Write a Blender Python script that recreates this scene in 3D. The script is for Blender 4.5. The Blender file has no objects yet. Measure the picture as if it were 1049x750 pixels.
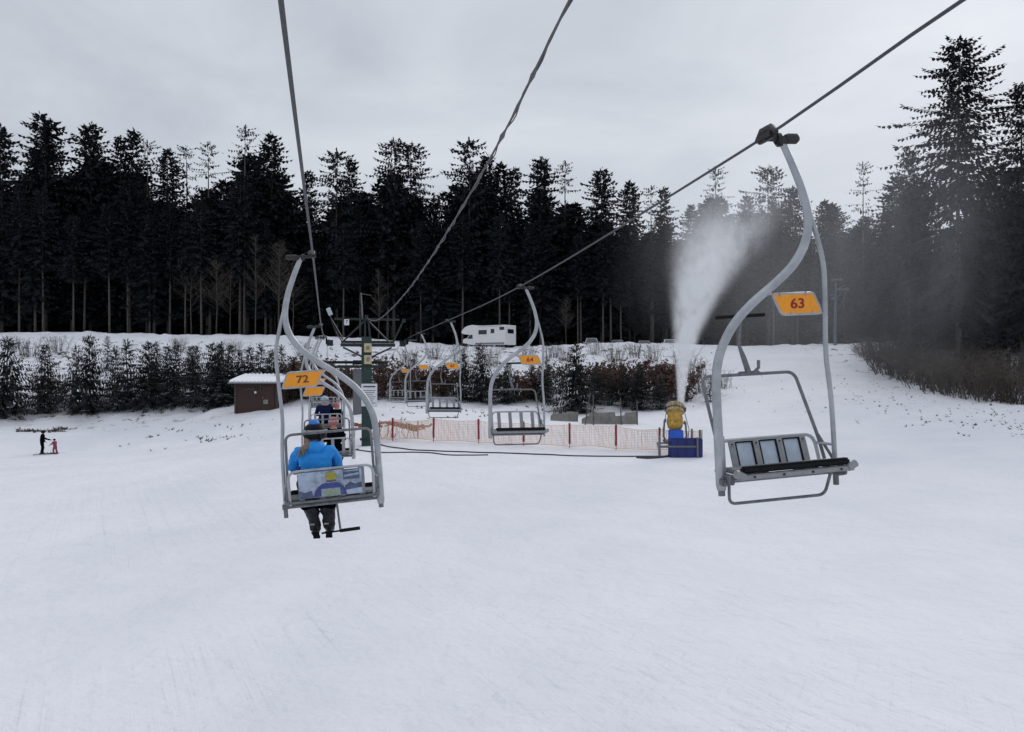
import bpy, bmesh, math, random
import numpy as np
from mathutils import Vector, Matrix, noise
R = math.radians
random.seed(7)
rng = random.Random(11)
scene = bpy.context.scene
C = scene.collection
F = 800.0; CX = 524.5; CY = 375.0; ZC = 6.0       # camera constants (photo pixels), camera height

def P(px, py, d):                                  # a point of the photograph at a real distance d
    return Vector(((px - CX) / F * d, d, ZC + (CY - py) / F * d))

# ------------------------------------------------------------------ materials
def mat(name, col, rough=0.6, metal=0.0, var=0.0, vscale=8.0, bump=0.0, bscale=40.0, spec=0.5):
    m = bpy.data.materials.new(name); m.use_nodes = True
    nt = m.node_tree; b = nt.nodes['Principled BSDF']
    b.inputs['Base Color'].default_value = (*col, 1); b.inputs['Roughness'].default_value = rough
    b.inputs['Metallic'].default_value = metal; b.inputs['Specular IOR Level'].default_value = spec
    tc = None
    if var > 0:
        tc = nt.nodes.new('ShaderNodeTexCoord')
        n = nt.nodes.new('ShaderNodeTexNoise'); n.inputs['Scale'].default_value = vscale; n.inputs['Detail'].default_value = 5
        n.inputs['Roughness'].default_value = 0.65
        nt.links.new(tc.outputs['Object'], n.inputs['Vector'])
        mx = nt.nodes.new('ShaderNodeMix'); mx.data_type = 'RGBA'
        mx.inputs[6].default_value = (*[c * (1 - var) for c in col], 1)
        mx.inputs[7].default_value = (*[min(1, c * (1 + var)) for c in col], 1)
        mr = nt.nodes.new('ShaderNodeMapRange'); mr.inputs[1].default_value = .3; mr.inputs[2].default_value = .7
        nt.links.new(n.outputs['Fac'], mr.inputs[0]); nt.links.new(mr.outputs[0], mx.inputs[0])
        nt.links.new(mx.outputs[2], b.inputs['Base Color'])
    if bump > 0:
        if tc is None: tc = nt.nodes.new('ShaderNodeTexCoord')
        n2 = nt.nodes.new('ShaderNodeTexNoise'); n2.inputs['Scale'].default_value = bscale; n2.inputs['Detail'].default_value = 4
        nt.links.new(tc.outputs['Object'], n2.inputs['Vector'])
        bp = nt.nodes.new('ShaderNodeBump'); bp.inputs['Strength'].default_value = bump; bp.inputs['Distance'].default_value = .02
        nt.links.new(n2.outputs['Fac'], bp.inputs['Height']); nt.links.new(bp.outputs[0], b.inputs['Normal'])
    return m

M = {}
M['galv'] = mat('galvanised_steel', (.36, .375, .395), .40, .55, .20, 5, .06, 50)
M['galv_dark'] = mat('weathered_steel', (.15, .155, .165), .5, .5, .3, 16, .15, 60)
M['grip'] = mat('greasy_clamp_iron', (.028, .026, .026), .55, .3, .4, 30, .2, 60)
M['blk'] = mat('black_rubber', (.010, .010, .012), .7, 0, .4, 20, .1, 40, .12)
M['rope'] = mat('wire_rope', (.07, .072, .08), .6, .4, .3, 60)
M['rope2'] = mat('signal_wire', (.10, .10, .105), .7, .1, .3, 60)
M['sign'] = mat('orange_plate', (.80, .30, .012), .45, 0, .10, 6)
M['red_no'] = mat('dark_red_figures', (.24, .008, .006), .5)
M['brn_no'] = mat('brown_figures', (.12, .035, .01), .5)
M['slat'] = mat('grey_plastic_slat', (.25, .26, .27), .5, .15, .15, 20)
M['panel'] = mat('pale_blue_sheet', (.40, .47, .55), .3, 0, .15, 9)
M['darkgreen'] = mat('dark_green_paint', (.006, .030, .027), .45, 0, .3, 4, .05)
M['greensteel'] = mat('green_black_steel', (.007, .014, .014), .5, .1, .3, 4)
M['cream'] = mat('cream_box', (.46, .39, .23), .6, 0, .15, 6)
M['white'] = mat('white_board', (.62, .63, .66), .6, 0, .06, 6)
M['ink'] = mat('dark_print', (.04, .045, .06), .7)
M['skin'] = mat('skin', (.42, .22, .15), .55, 0, .08, 30)
M['bluejacket'] = mat('bright_blue_jacket', (.010, .25, .70), .7, 0, .22, 9, .5, 24)
M['navy'] = mat('navy_fabric', (.010, .014, .05), .9, 0, .25, 12, .4, 30, .05)
M['blackcloth'] = mat('black_fabric', (.004, .0045, .008), .9, 0, .3, 12, .3, 30, .0)
M['boot'] = mat('grey_black_boot', (.022, .023, .028), .5, 0, .8, 18, 0, 40, .2)
M['helmet'] = mat('black_helmet', (.008, .008, .010), .5, 0, .3, 12, 0, 40, .12)
M['bluehelmet'] = mat('blue_helmet_cap', (.02, .16, .55), .5)
M['greyhelmet'] = mat('grey_blue_helmet', (.30, .38, .50), .35, 0, .4, 18)
M['coral'] = mat('coral_helmet', (.40, .09, .085), .4, 0, .15, 20)
M['strap'] = mat('grey_goggle_strap', (.30, .31, .33), .5, 0, .5, 40)
M['hair'] = mat('light_brown_hair', (.19, .125, .085), .6, 0, .3, 40)
M['pinkcloth'] = mat('dusky_pink_snowsuit', (.24, .035, .09), .8, 0, .3, 14)
M['ski'] = mat('dark_ski', (.010, .010, .013), .9, 0, 0, 8, 0, 40, .0)
M['yellow'] = mat('yellow_gun_paint', (.40, .235, .03), .6, 0, .65, 5, .1)
M['ochre'] = mat('iced_ochre', (.33, .26, .15), .8, 0, .6, 7, .3)
M['gunblue'] = mat('blue_control_box', (.01, .09, .50), .5, 0, .15, 4)
M['padblue'] = mat('navy_crash_pad', (.008, .018, .13), .6, 0, .25, 2, .2, 6)
M['redpost'] = mat('dark_red_post', (.23, .018, .025), .6, 0, .25, 8)
M['net'] = mat('faded_orange_net', (.74, .53, .41), .8, 0, .15, 2)
M['netred'] = mat('rust_red_net_bundle', (.26, .085, .06), .85, 0, .4, 4, .8, 14)
M['plank'] = None
M['concrete'] = mat('weathered_concrete', (.21, .20, .185), .9, 0, .3, 3, .4, 12)
M['glassdark'] = mat('dark_glass', (.012, .014, .018), .12)
M['camper'] = mat('white_camper_shell', (.72, .72, .72), .35, 0, .03, 3)
M['carsilver'] = mat('silver_paint', (.36, .375, .40), .3, .3)
M['cargrey'] = mat('grey_paint', (.20, .21, .225), .3, .3)
M['carwhite'] = mat('white_paint', (.62, .63, .65), .3)
M['tyre'] = mat('tyre_rubber', (.015, .015, .016), .8)
M['snowcap'] = mat('snow_cover', (.82, .83, .86), .7, 0, .03, 6, .3, 10)
M['bark'] = mat('spruce_bark', (.095, .083, .076), .9, 0, .45, 3, .6, 12)
M['twig'] = mat('bare_twigs', (.070, .058, .048), .9, 0, .3, 3)
M['brush'] = mat('bare_brush', (.052, .046, .040), .9, 0, .3, 3)
M['brownleaf'] = mat('withered_leaves', (.078, .036, .026), .9, 0, .4, 2)
M['deadgrass'] = mat('dead_grass', (.085, .070, .052), .9, 0, .4, 2)
M['hose'] = mat('black_hose', (.03, .03, .034), .6)
M['ice'] = mat('rimed_steel', (.075, .10, .12), .6, .1, .4, 5)
M['lamp'] = mat('lamp_glass', (.42, .47, .52), .25)

def needle_mat(name, col):
    m = bpy.data.materials.new(name); m.use_nodes = True
    nt = m.node_tree; b = nt.nodes['Principled BSDF']
    b.inputs['Roughness'].default_value = .85; b.inputs['Specular IOR Level'].default_value = .15
    tc = nt.nodes.new('ShaderNodeTexCoord'); n = nt.nodes.new('ShaderNodeTexNoise'); n.inputs['Scale'].default_value = .7
    n.inputs['Detail'].default_value = 4
    oi = nt.nodes.new('ShaderNodeObjectInfo')
    nt.links.new(tc.outputs['Object'], n.inputs['Vector'])
    mx = nt.nodes.new('ShaderNodeMix'); mx.data_type = 'RGBA'
    mx.inputs[6].default_value = (*[c * .6 for c in col], 1); mx.inputs[7].default_value = (*[c * 1.5 for c in col], 1)
    ad = nt.nodes.new('ShaderNodeMath'); ad.operation = 'MULTIPLY_ADD'; ad.inputs[1].default_value = .5; 
    nt.links.new(oi.outputs['Random'], ad.inputs[0])
    sb = nt.nodes.new('ShaderNodeMath'); sb.operation = 'SUBTRACT'; sb.inputs[1].default_value = .25
    nt.links.new(n.outputs['Fac'], sb.inputs[0]); nt.links.new(sb.outputs[0], ad.inputs[2])
    nt.links.new(ad.outputs[0], mx.inputs[0]); nt.links.new(mx.outputs[2], b.inputs['Base Color'])
    return m
M['needle'] = needle_mat('spruce_needles', (.022, .027, .031))
M['needle_young'] = needle_mat('young_spruce_needles', (.032, .037, .035)); M['frost'] = mat('frosted_needles', (.26, .28, .30), .9, 0, .4, 3)

def board_mat():
    m = bpy.data.materials.new('red_brown_boards'); m.use_nodes = True
    nt = m.node_tree; b = nt.nodes['Principled BSDF']; b.inputs['Roughness'].default_value = .8
    tc = nt.nodes.new('ShaderNodeTexCoord'); br = nt.nodes.new('ShaderNodeTexNoise')
    mp = nt.nodes.new('ShaderNodeMapping'); mp.inputs['Scale'].default_value = (.5, .5, 7)
    nt.links.new(tc.outputs['Object'], mp.inputs[0]); nt.links.new(mp.outputs[0], br.inputs['Vector'])
    br.inputs['Scale'].default_value = 1.6; br.inputs['Detail'].default_value = 4
    mx = nt.nodes.new('ShaderNodeMix'); mx.data_type = 'RGBA'
    mx.inputs[6].default_value = (.020, .012, .011, 1); mx.inputs[7].default_value = (.070, .032, .026, 1)
    nt.links.new(br.outputs['Fac'], mx.inputs[0]); nt.links.new(mx.outputs[2], b.inputs['Base Color'])
    return m
M['plank'] = board_mat()

# ------------------------------------------------------------------ mesh builder
class MB:
    def __init__(s): s.v = []; s.f = []; s.m = []
    def add(s, vs, fs, mi=0):
        o = len(s.v); s.v += [tuple(v) for v in vs]
        s.f += [tuple(i + o for i in f) for f in fs]; s.m += [mi] * len(fs); return s
    def box(s, c, size, rot=None, mi=0, bev=0.0):
        bm = bmesh.new(); bmesh.ops.create_cube(bm, size=1)
        for v in bm.verts: v.co = Vector((v.co.x * size[0], v.co.y * size[1], v.co.z * size[2]))
        if bev > 0: bmesh.ops.bevel(bm, geom=bm.edges[:], offset=bev, segments=2, affect='EDGES')
        mt = (rot.to_4x4() if rot is not None else Matrix.Identity(4)); mt = Matrix.Translation(Vector(c)) @ mt
        bm.transform(mt); bm.verts.index_update()
        s.add([v.co.copy() for v in bm.verts], [[v.index for v in f.verts] for f in bm.faces], mi); bm.free(); return s
    def tube(s, pts, rad, n=8, mi=0, cap=True, closed=False):
        pts = [Vector(p) for p in pts]; k = len(pts)
        rs = rad if isinstance(rad, (list, tuple)) else [rad] * k
        vs = []; fs = []; up = None
        for i in range(k):
            if closed: t = pts[(i + 1) % k] - pts[i - 1]
            else: t = pts[min(i + 1, k - 1)] - pts[max(i - 1, 0)]
            if t.length < 1e-9: t = Vector((0, 0, 1))
            t.normalize()
            if up is None:
                up = Vector((0, 0, 1)) if abs(t.z) < .9 else Vector((1, 0, 0))
            a = up - t * up.dot(t)
            if a.length < 1e-5: a = t.orthogonal()
            a.normalize(); up = a; b = t.cross(a)
            for j in range(n):
                th = 2 * math.pi * j / n
                vs.append(pts[i] + (a * math.cos(th) + b * math.sin(th)) * rs[i])
        for i in range(k if closed else k - 1):
            i2 = (i + 1) % k
            for j in range(n):
                j2 = (j + 1) % n
                fs.append((i * n + j, i * n + j2, i2 * n + j2, i2 * n + j))
        if cap and not closed:
            fs.append(tuple(reversed(range(n)))); fs.append(tuple((k - 1) * n + j for j in range(n)))
        return s.add(vs, fs, mi)
    def lathe(s, prof, n=20, mt=None, mi=0):           # prof: (radius, z)
        vs = []; fs = []
        for r, z in prof:
            for j in range(n):
                th = 2 * math.pi * j / n; vs.append(Vector((r * math.cos(th), r * math.sin(th), z)))
        for i in range(len(prof) - 1):
            for j in range(n):
                j2 = (j + 1) % n; fs.append((i * n + j, i * n + j2, (i + 1) * n + j2, (i + 1) * n + j))
        fs.append(tuple(reversed(range(n)))); fs.append(tuple((len(prof) - 1) * n + j for j in range(n)))
        if mt is not None: vs = [mt @ v for v in vs]
        return s.add(vs, fs, mi)
    def prism(s, poly, d0, d1, fn, mi=0):              # polygon (a, b) extruded from d0 to d1; fn(a, b, d) -> point
        n = len(poly); vs = [fn(a, b, d0) for a, b in poly] + [fn(a, b, d1) for a, b in poly]
        fs = [tuple(range(n)), tuple(reversed(range(n, 2 * n)))]
        fs += [(i, i + n, (i + 1) % n + n, (i + 1) % n) for i in range(n)]
        return s.add(vs, fs, mi)
    def blob(s, c, r, mi=0, seg=12, ring=8, rot=None, jit=0):
        vs = []; fs = []
        for i in range(ring + 1):
            ph = math.pi * i / ring
            for j in range(seg):
                th = 2 * math.pi * j / seg
                p = Vector((math.sin(ph) * math.cos(th) * r[0], math.sin(ph) * math.sin(th) * r[1], math.cos(ph) * r[2]))
                if jit: p *= 1 + jit * noise.noise(p * 3 + Vector(c))
                if rot is not None: p = rot @ p
                vs.append(p + Vector(c))
        for i in range(ring):
            for j in range(seg):
                j2 = (j + 1) % seg; fs.append((i * seg + j, (i + 1) * seg + j, (i + 1) * seg + j2, i * seg + j2))
        return s.add(vs, fs, mi)
    def mesh(s, name, mats, smooth=False, recalc=True):
        me = bpy.data.meshes.new(name); me.from_pydata(s.v, [], s.f)
        for m in mats: me.materials.append(m)
        me.polygons.foreach_set('material_index', s.m)
        if recalc:
            bm = bmesh.new(); bm.from_mesh(me); bmesh.ops.recalc_face_normals(bm, faces=bm.faces[:]); bm.to_mesh(me); bm.free()
        if smooth: me.polygons.foreach_set('use_smooth', [True] * len(me.polygons))
        me.update(); return me

def link(name, me, parent=None, loc=None):
    o = bpy.data.objects.new(name, me); C.objects.link(o)
    if parent is not None: o.parent = parent
    if loc is not None: o.location = loc
    return o
def part(name, mb, mats, parent, smooth=False, label=None):
    if not isinstance(mats, (list, tuple)): mats = [mats]
    o = link(name, mb.mesh(name, mats, smooth), parent)
    if smooth:
        md = o.data
        try: md.set_sharp_from_angle(angle=R(40))
        except Exception: pass
    if label: o['label'] = label
    return o
def tag(o, label, cat, group=None, kind=None):
    if label: o['label'] = label
    if cat: o['category'] = cat
    if group: o['group'] = group
    if kind: o['kind'] = kind
    return o
def thing(name, loc, label, cat, group=None, rz=0.0):
    o = bpy.data.objects.new(name, None); C.objects.link(o); o.empty_display_size = .2
    o.location = loc; o.rotation_euler = (0, 0, rz)
    return tag(o, label, cat, group)
def copy_tree(o, parent=None):
    c = o.copy(); C.objects.link(c)
    if parent is not None: c.parent = parent
    for ch in list(o.children): copy_tree(ch, c)
    return c
def text_mesh(txt, size, depth, m):
    cu = bpy.data.curves.new('t', 'FONT'); cu.body = txt; cu.size = size; cu.extrude = depth
    cu.align_x = 'CENTER'; cu.align_y = 'CENTER'; cu.offset = size * .018
    ob = bpy.data.objects.new('t', cu); C.objects.link(ob)
    dg = bpy.context.evaluated_depsgraph_get(); dg.update()
    me = bpy.data.meshes.new_from_object(ob.evaluated_get(dg)); me.materials.clear(); me.materials.append(m)
    bpy.data.objects.remove(ob); return me
def smooth_path(pts, n=6):                             # Catmull-Rom
    pts = [Vector(p) for p in pts]; q = [pts[0] * 2 - pts[1]] + pts + [pts[-1] * 2 - pts[-2]]; out = []
    for i in range(1, len(q) - 2):
        a, b, c, d = q[i - 1:i + 3]
        for k in range(n):
            t = k / n
            out.append(.5 * ((2 * b) + (c - a) * t + (2 * a - 5 * b + 4 * c - d) * t * t + (3 * b - a - 3 * c + d) * t ** 3))
    out.append(pts[-1]); return out
def round_loop(pts, r, n=5):                           # polyline with rounded corners
    pts = [Vector(p) for p in pts]; out = [pts[0]]
    for i in range(1, len(pts) - 1):
        a = (pts[i - 1] - pts[i]); b = (pts[i + 1] - pts[i]); ra = min(r, a.length * .45, b.length * .45)
        p0 = pts[i] + a.normalized() * ra; p1 = pts[i] + b.normalized() * ra
        for k in range(n + 1):
            t = k / n; out.append(p0 * (1 - t) ** 2 + pts[i] * 2 * t * (1 - t) + p1 * t * t)
    out.append(pts[-1]); return out

# ------------------------------------------------------------------ ground (thin-plate surface through surveyed points, z relative to camera)
ctrl = [(-60, -60, -4), (0, -60, -2.6), (60, -60, -2), (-15, 0, -4.9), (0, 0, -4.6), (15, 0, -4.45), (-70, 0, -7), (60, 0, -3.2),
        (-7, 10, -4.65), (0, 10, -4.55), (7, 10, -4.5), (-14, 20, -4.95), (0, 20, -4.5), (14, 20, -4.35), (-20, 30, -5.4), (-5, 30, -4.45),
        (8, 30, -4.35), (20, 30, -4.1), (8, 37, -4.28), (1, 37, -4.2), (-6, 37, -4.15), (-5.5, 41, -3.95), (4, 41, -4.05), (-28, 38, -5.9), (20, 38, -3.9), (28, 38, -3.3),
        (-32, 54, -6.1), (-20, 54, -5.0), (-11, 54, -3.3), (4, 52, -3.75), (14, 54, -3.5), (25, 54, -2.3), (33, 52, -2.35),
        (-18, 61, -3.45), (-10, 62, -3.1), (-42, 60, -5.0), (-43, 67, -4.25), (-30, 67, -4.1), (5.7, 60, -3.7), (16, 62, -2.9),
        (22, 72, -.9), (31, 85, 1.5), (36, 80, 1.6), (40, 66, -.9), (36, 58, -1.7),
        (-45, 77, -.6), (-22, 76, -.4), (0, 76, -.5), (14, 78, .2),
        (-60, 89, 3.0), (-45, 89, 2.9), (-24, 89, 2.6), (-3, 89, 1.9), (12, 89, 2.4), (22, 90, 2.3),
        (-80, 106, 4.0), (-45, 106, 4.1), (-20, 106, 3.7), (-3, 95, 2.1), (0, 106, 2.4), (15, 104, 2.7), (33, 106, 2.6), (50, 95, 3),
        (-80, 150, 4.8), (0, 150, 4), (60, 150, 4.5), (50, 70, 1.2), (70, 60, 2), (90, 90, 5), (-90, 60, -6), (-120, 100, 1),
        (-150, 300, 12), (0, 300, 12), (150, 300, 14), (-300, 100, 0), (300, 100, 12), (-300, -200, -8), (300, -200, 2), (-500, 600, 40), (0, 700, 45), (500, 600, 45)]
ctrl = np.array(ctrl, float)
def tps(r2): return np.where(r2 > 0, r2 * np.log(r2 + 1e-12), 0)
_n = len(ctrl); _d2 = ((ctrl[:, None, :2] - ctrl[None, :, :2]) ** 2).sum(-1) / 1e4
_A = np.zeros((_n + 3, _n + 3)); _A[:_n, :_n] = tps(_d2) + np.eye(_n) * 2e-4
_A[:_n, _n] = 1; _A[:_n, _n + 1:] = ctrl[:, :2] / 100; _A[_n:, :_n] = _A[:_n, _n:].T
_w = np.linalg.solve(_A, np.concatenate([ctrl[:, 2], [0, 0, 0]]))
def base_z(x, y):
    d2 = ((np.array([x, y]) - ctrl[:, :2]) ** 2).sum(-1) / 1e4
    return float(tps(d2) @ _w[:_n] + _w[_n] + _w[_n + 1] * x / 100 + _w[_n + 2] * y / 100)
def sstep(a, b, v): t = max(0, min(1, (v - a) / (b - a))); return t * t * (3 - 2 * t)
def gz(x, y):
    z = base_z(x, y)
    p = Vector((x, y, 0))
    z += .05 * noise.noise(p * .25) + .02 * noise.noise(p * .9)
    rough = sstep(56, 70, y) * (1 - sstep(98, 108, y)) * (1 - sstep(14, 22, x) * (1 - sstep(30, 34, x)) * .7)
    z += rough * (.35 * noise.noise(p * .35 + Vector((3, 1, 0))) + .22 * noise.noise(p * .9) + .10 * noise.noise(p * 2.1))
    r2 = sstep(28, 32, x) * sstep(40, 46, y) * (1 - sstep(85, 95, y))
    z += r2 * (.20 * noise.noise(p * .8) + .1 * noise.noise(p * 1.9))
    r3 = sstep(-2, -8, x) * sstep(40, 46, y) * (1 - sstep(58, 64, y)) * (1 - sstep(-34, -26, -abs(x)) * 0)
    z += r3 * .12 * noise.noise(p * .7)
    return z + ZC
def G(x, y, dz=0): return Vector((x, y, gz(x, y) + dz))
def GX(px, d, dz=0): x = (px - CX) / F * d; return G(x, d, dz)

def axis(segs):
    out = []
    for a, b, st in segs:
        n = max(1, round((b - a) / st)); out += [a + (b - a) * i / n for i in range(n)]
    return out + [segs[-1][1]]
xs = axis([(-900, -300, 60), (-300, -120, 15), (-120, -55, 3), (-55, 55, .55), (55, 120, 3), (120, 300, 15), (300, 900, 60)])
ys = axis([(-300, -30, 20), (-30, 0, 3), (0, 50, .6), (50, 110, .5), (110, 200, 4), (200, 400, 20), (400, 1500, 110)])
gm = MB(); nx = len(xs)
XX, YY = np.meshgrid(np.array(xs), np.array(ys)); flat = np.stack([XX.ravel(), YY.ravel()], 1)
gv = [(x, y, gz(x, y)) for x, y in flat]
gf = [(j * nx + i, j * nx + i + 1, (j + 1) * nx + i + 1, (j + 1) * nx + i) for j in range(len(ys) - 1) for i in range(nx - 1)]
gm.add(gv, gf)

def snow_mat():
    m = bpy.data.materials.new('snow_ground'); m.use_nodes = True; nt = m.node_tree; L = nt.links.new
    b = nt.nodes['Principled BSDF']; b.inputs['Roughness'].default_value = .75; b.inputs['Specular IOR Level'].default_value = .2
    tc = nt.nodes.new('ShaderNodeTexCoord'); sp = nt.nodes.new('ShaderNodeSeparateXYZ'); L(tc.outputs['Object'], sp.inputs[0])
    def nz(scale, detail=4, rough=.6, vec=None):
        n = nt.nodes.new('ShaderNodeTexNoise'); n.inputs['Scale'].default_value = scale; n.inputs['Detail'].default_value = detail
        n.inputs['Roughness'].default_value = rough; L(vec or tc.outputs['Object'], n.inputs['Vector']); return n.outputs['Fac']
    def mp(scale, rz):
        q = nt.nodes.new('ShaderNodeMapping'); q.vector_type = 'TEXTURE'; q.inputs['Scale'].default_value = tuple(1 / v for v in scale); q.inputs['Rotation'].default_value = (0, 0, rz)
        L(tc.outputs['Object'], q.inputs[0]); return q.outputs[0]
    def ramp(v, a, c, lo=0., hi=1.):
        r = nt.nodes.new('ShaderNodeMapRange'); r.interpolation_type = 'SMOOTHSTEP'
        for i, x in zip((1, 2, 3, 4), (a, c, lo, hi)): r.inputs[i].default_value = x
        L(v, r.inputs[0]); return r.outputs[0]
    def mth(op, a, c):
        q = nt.nodes.new('ShaderNodeMath'); q.operation = op
        for i, x in enumerate((a, c)):
            if isinstance(x, (int, float)): q.inputs[i].default_value = x
            else: L(x, q.inputs[i])
        return q.outputs[0]
    # snow tint
    c1 = nt.nodes.new('ShaderNodeMix'); c1.data_type = 'RGBA'
    c1.inputs[6].default_value = (.745, .745, .78, 1); c1.inputs[7].default_value = (.795, .785, .815, 1); L(ramp(nz(.35), .3, .7), c1.inputs[0])
    # thin snow with earth showing on the bank and the right-hand edge
    bank = mth('MULTIPLY', ramp(sp.outputs[1], 60, 68), ramp(sp.outputs[1], 92, 86))
    run = mth('MULTIPLY', ramp(sp.outputs[0], 15, 19), ramp(sp.outputs[0], 33, 30))
    bank = mth('MULTIPLY', bank, mth('SUBTRACT', 1, run))
    edge = mth('MULTIPLY', ramp(sp.outputs[0], 20, 30), mth('MULTIPLY', ramp(sp.outputs[1], 42, 50), ramp(sp.outputs[1], 84, 76)))
    pat = ramp(nz(.75, 6, .7), .56, .63)
    pat2 = ramp(nz(1.6, 6, .72), .63, .68)
    dirt = mth('MAXIMUM', mth('MULTIPLY', bank, pat), mth('MULTIPLY', edge, pat2))
    forest = ramp(sp.outputs[1], 106, 110)
    dirt = mth('MAXIMUM', dirt, mth('MULTIPLY', forest, ramp(nz(.5), .25, .4)))
    c2 = nt.nodes.new('ShaderNodeMix'); c2.data_type = 'RGBA'; L(dirt, c2.inputs[0]); L(c1.outputs[2], c2.inputs[6])
    c2.inputs[7].default_value = (.085, .072, .058, 1)
    # dirty icy patches and fine streaks; groove shading of tracks put into the colour
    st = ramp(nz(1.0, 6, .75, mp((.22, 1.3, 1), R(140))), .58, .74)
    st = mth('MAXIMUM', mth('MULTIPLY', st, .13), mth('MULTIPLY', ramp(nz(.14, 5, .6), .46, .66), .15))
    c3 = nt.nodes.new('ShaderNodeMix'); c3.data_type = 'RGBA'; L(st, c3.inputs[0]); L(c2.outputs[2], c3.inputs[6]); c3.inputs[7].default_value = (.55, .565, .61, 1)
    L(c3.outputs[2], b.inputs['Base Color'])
    # ski tracks and grain
    w1 = ramp(nz(1.0, 4, .6, mp((.06, 2.6, 1), R(118))), .42, .56); w2 = ramp(nz(1.0, 4, .6, mp((.09, 3.4, 1), R(63))), .42, .55); w3 = ramp(nz(1.0, 5, .65, mp((.12, 2.0, 1), R(152))), .40, .58)
    msk = ramp(nz(.11, 3, .6), .42, .6); h = mth('MULTIPLY', msk, mth('ADD', mth('ADD', mth('MULTIPLY', w1, .042), mth('MULTIPLY', w2, .03)), mth('MULTIPLY', w3, .028)))
    h = mth('ADD', h, mth('MULTIPLY', nz(.6, 5, .55), .8)); h = mth('ADD', h, mth('ADD', mth('MULTIPLY', nz(9, 4, .7), .05), mth('MULTIPLY', nz(2.4, 4, .6), .16)))
    bp = nt.nodes.new('ShaderNodeBump'); bp.inputs['Strength'].default_value = 1.0; bp.inputs['Distance'].default_value = .22
    L(h, bp.inputs['Height']); L(bp.outputs[0], b.inputs['Normal'])
    return m
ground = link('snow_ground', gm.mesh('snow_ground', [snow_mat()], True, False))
tag(ground, 'wide snow covered ski run with a rough bank behind it', 'ground', None, 'structure')

# ------------------------------------------------------------------ lift lines
K = .232; TH = math.atan(K)
U = Vector((-K, 1, 0)).normalized(); N = Vector((1, K, 0)).normalized()
AL, AR, AM = -.22, 3.90, 1.84
def interp(tab, d):
    ts = [t for t, _ in tab]; d = max(ts[0], min(ts[-1], d))
    i = max(0, min(len(tab) - 2, next((k for k in range(len(tab) - 1) if d <= ts[k + 1]), 0)))
    (t0, z0), (t1, z1) = tab[i], tab[i + 1]
    m0 = ((z1 - tab[i - 1][1]) / (t1 - tab[i - 1][0])) if i > 0 else (z1 - z0) / (t1 - t0)
    m1 = ((tab[i + 2][1] - z0) / (tab[i + 2][0] - t0)) if i < len(tab) - 2 else (z1 - z0) / (t1 - t0)
    h = t1 - t0; s = (d - t0) / h
    return (2*s**3 - 3*s**2 + 1)*z0 + (s**3 - 2*s**2 + s)*h*m0 + (-2*s**3 + 3*s**2)*z1 + (s**3 - s**2)*h*m1
ZL = [(-30, 4.6), (-5, 2.15), (3.3, 1.62), (9.6, 1.36), (18.1, .93), (26.6, 1.0), (33, 1.2), (40, 1.42), (47, .95), (54, .25)]
ZR = [(-30, 4.8), (-5, 2.95), (4.83, 2.26), (7, 2.06), (16.5, 1.63), (26.4, 1.52), (35, 1.46), (40.2, 1.40), (43, 1.26), (47, .95), (54, .25)]
def lineL(d): return Vector((AL - K * d, d, ZC + interp(ZL, d)))
def lineR(d): return Vector((AR - K * d, d, ZC + interp(ZR, d)))
wheel_c = (lineL(54) + lineR(54)) / 2
wr = (lineL(54) - lineR(54)).length / 2 
pl = [lineL(d) for d in np.arange(-30, 54.01, .75)]; pr = [lineR(d) for d in np.arange(54, -30.01, -.75)]
arc = []
nrm = (lineR(54) - lineL(54)).normalized(); perp = Vector((-nrm.y, nrm.x, 0))
for k in range(1, 24):
    a = math.pi * k / 24
    arc.append(wheel_c - nrm * wr * math.cos(a) + perp * wr * math.sin(a) * 1.0)
rope = MB().tube(pl + arc + pr, .0135, 7)
o = part('haul_rope', rope, M['rope'], None, True)
tag(o, 'long steel haul rope running down both sides of the lift and carrying the chairs', 'cable')
# signal wire sagging between the lines to the tower head
mid = [(-8, 4.6), (0, 3.55), (3, 3.15), (6, 2.82), (8.1, 2.5), (11, 2.22), (15, 1.96), (19.2, 1.80), (25.9, 1.74), (31.4, 1.84), (36, 2.12), (39.7, 2.45)]
sw = MB(); pts = [Vector((AM - K * d, d, ZC + interp(mid, d))) for d in np.arange(-8, 39.71, .14)]
sw.tube(pts, [.011 + (.012 * max(0, noise.noise(Vector((i * .37, 0, 0)))) + (.012 if i % 9 == 0 else 0)) for i in range(len(pts))], 6)
pts2 = [p + Vector((.018 * math.sin(i * .9), 0, -.016 + .012 * math.cos(i * .7))) for i, p in enumerate(pts)]
sw.tube(pts2, .007, 5)
o = part('signal_wire', sw, M['rope2'], None, True); tag(o, 'thin lumpy signal wire sagging between the two rope lines to the tower head', 'cable')

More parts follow.
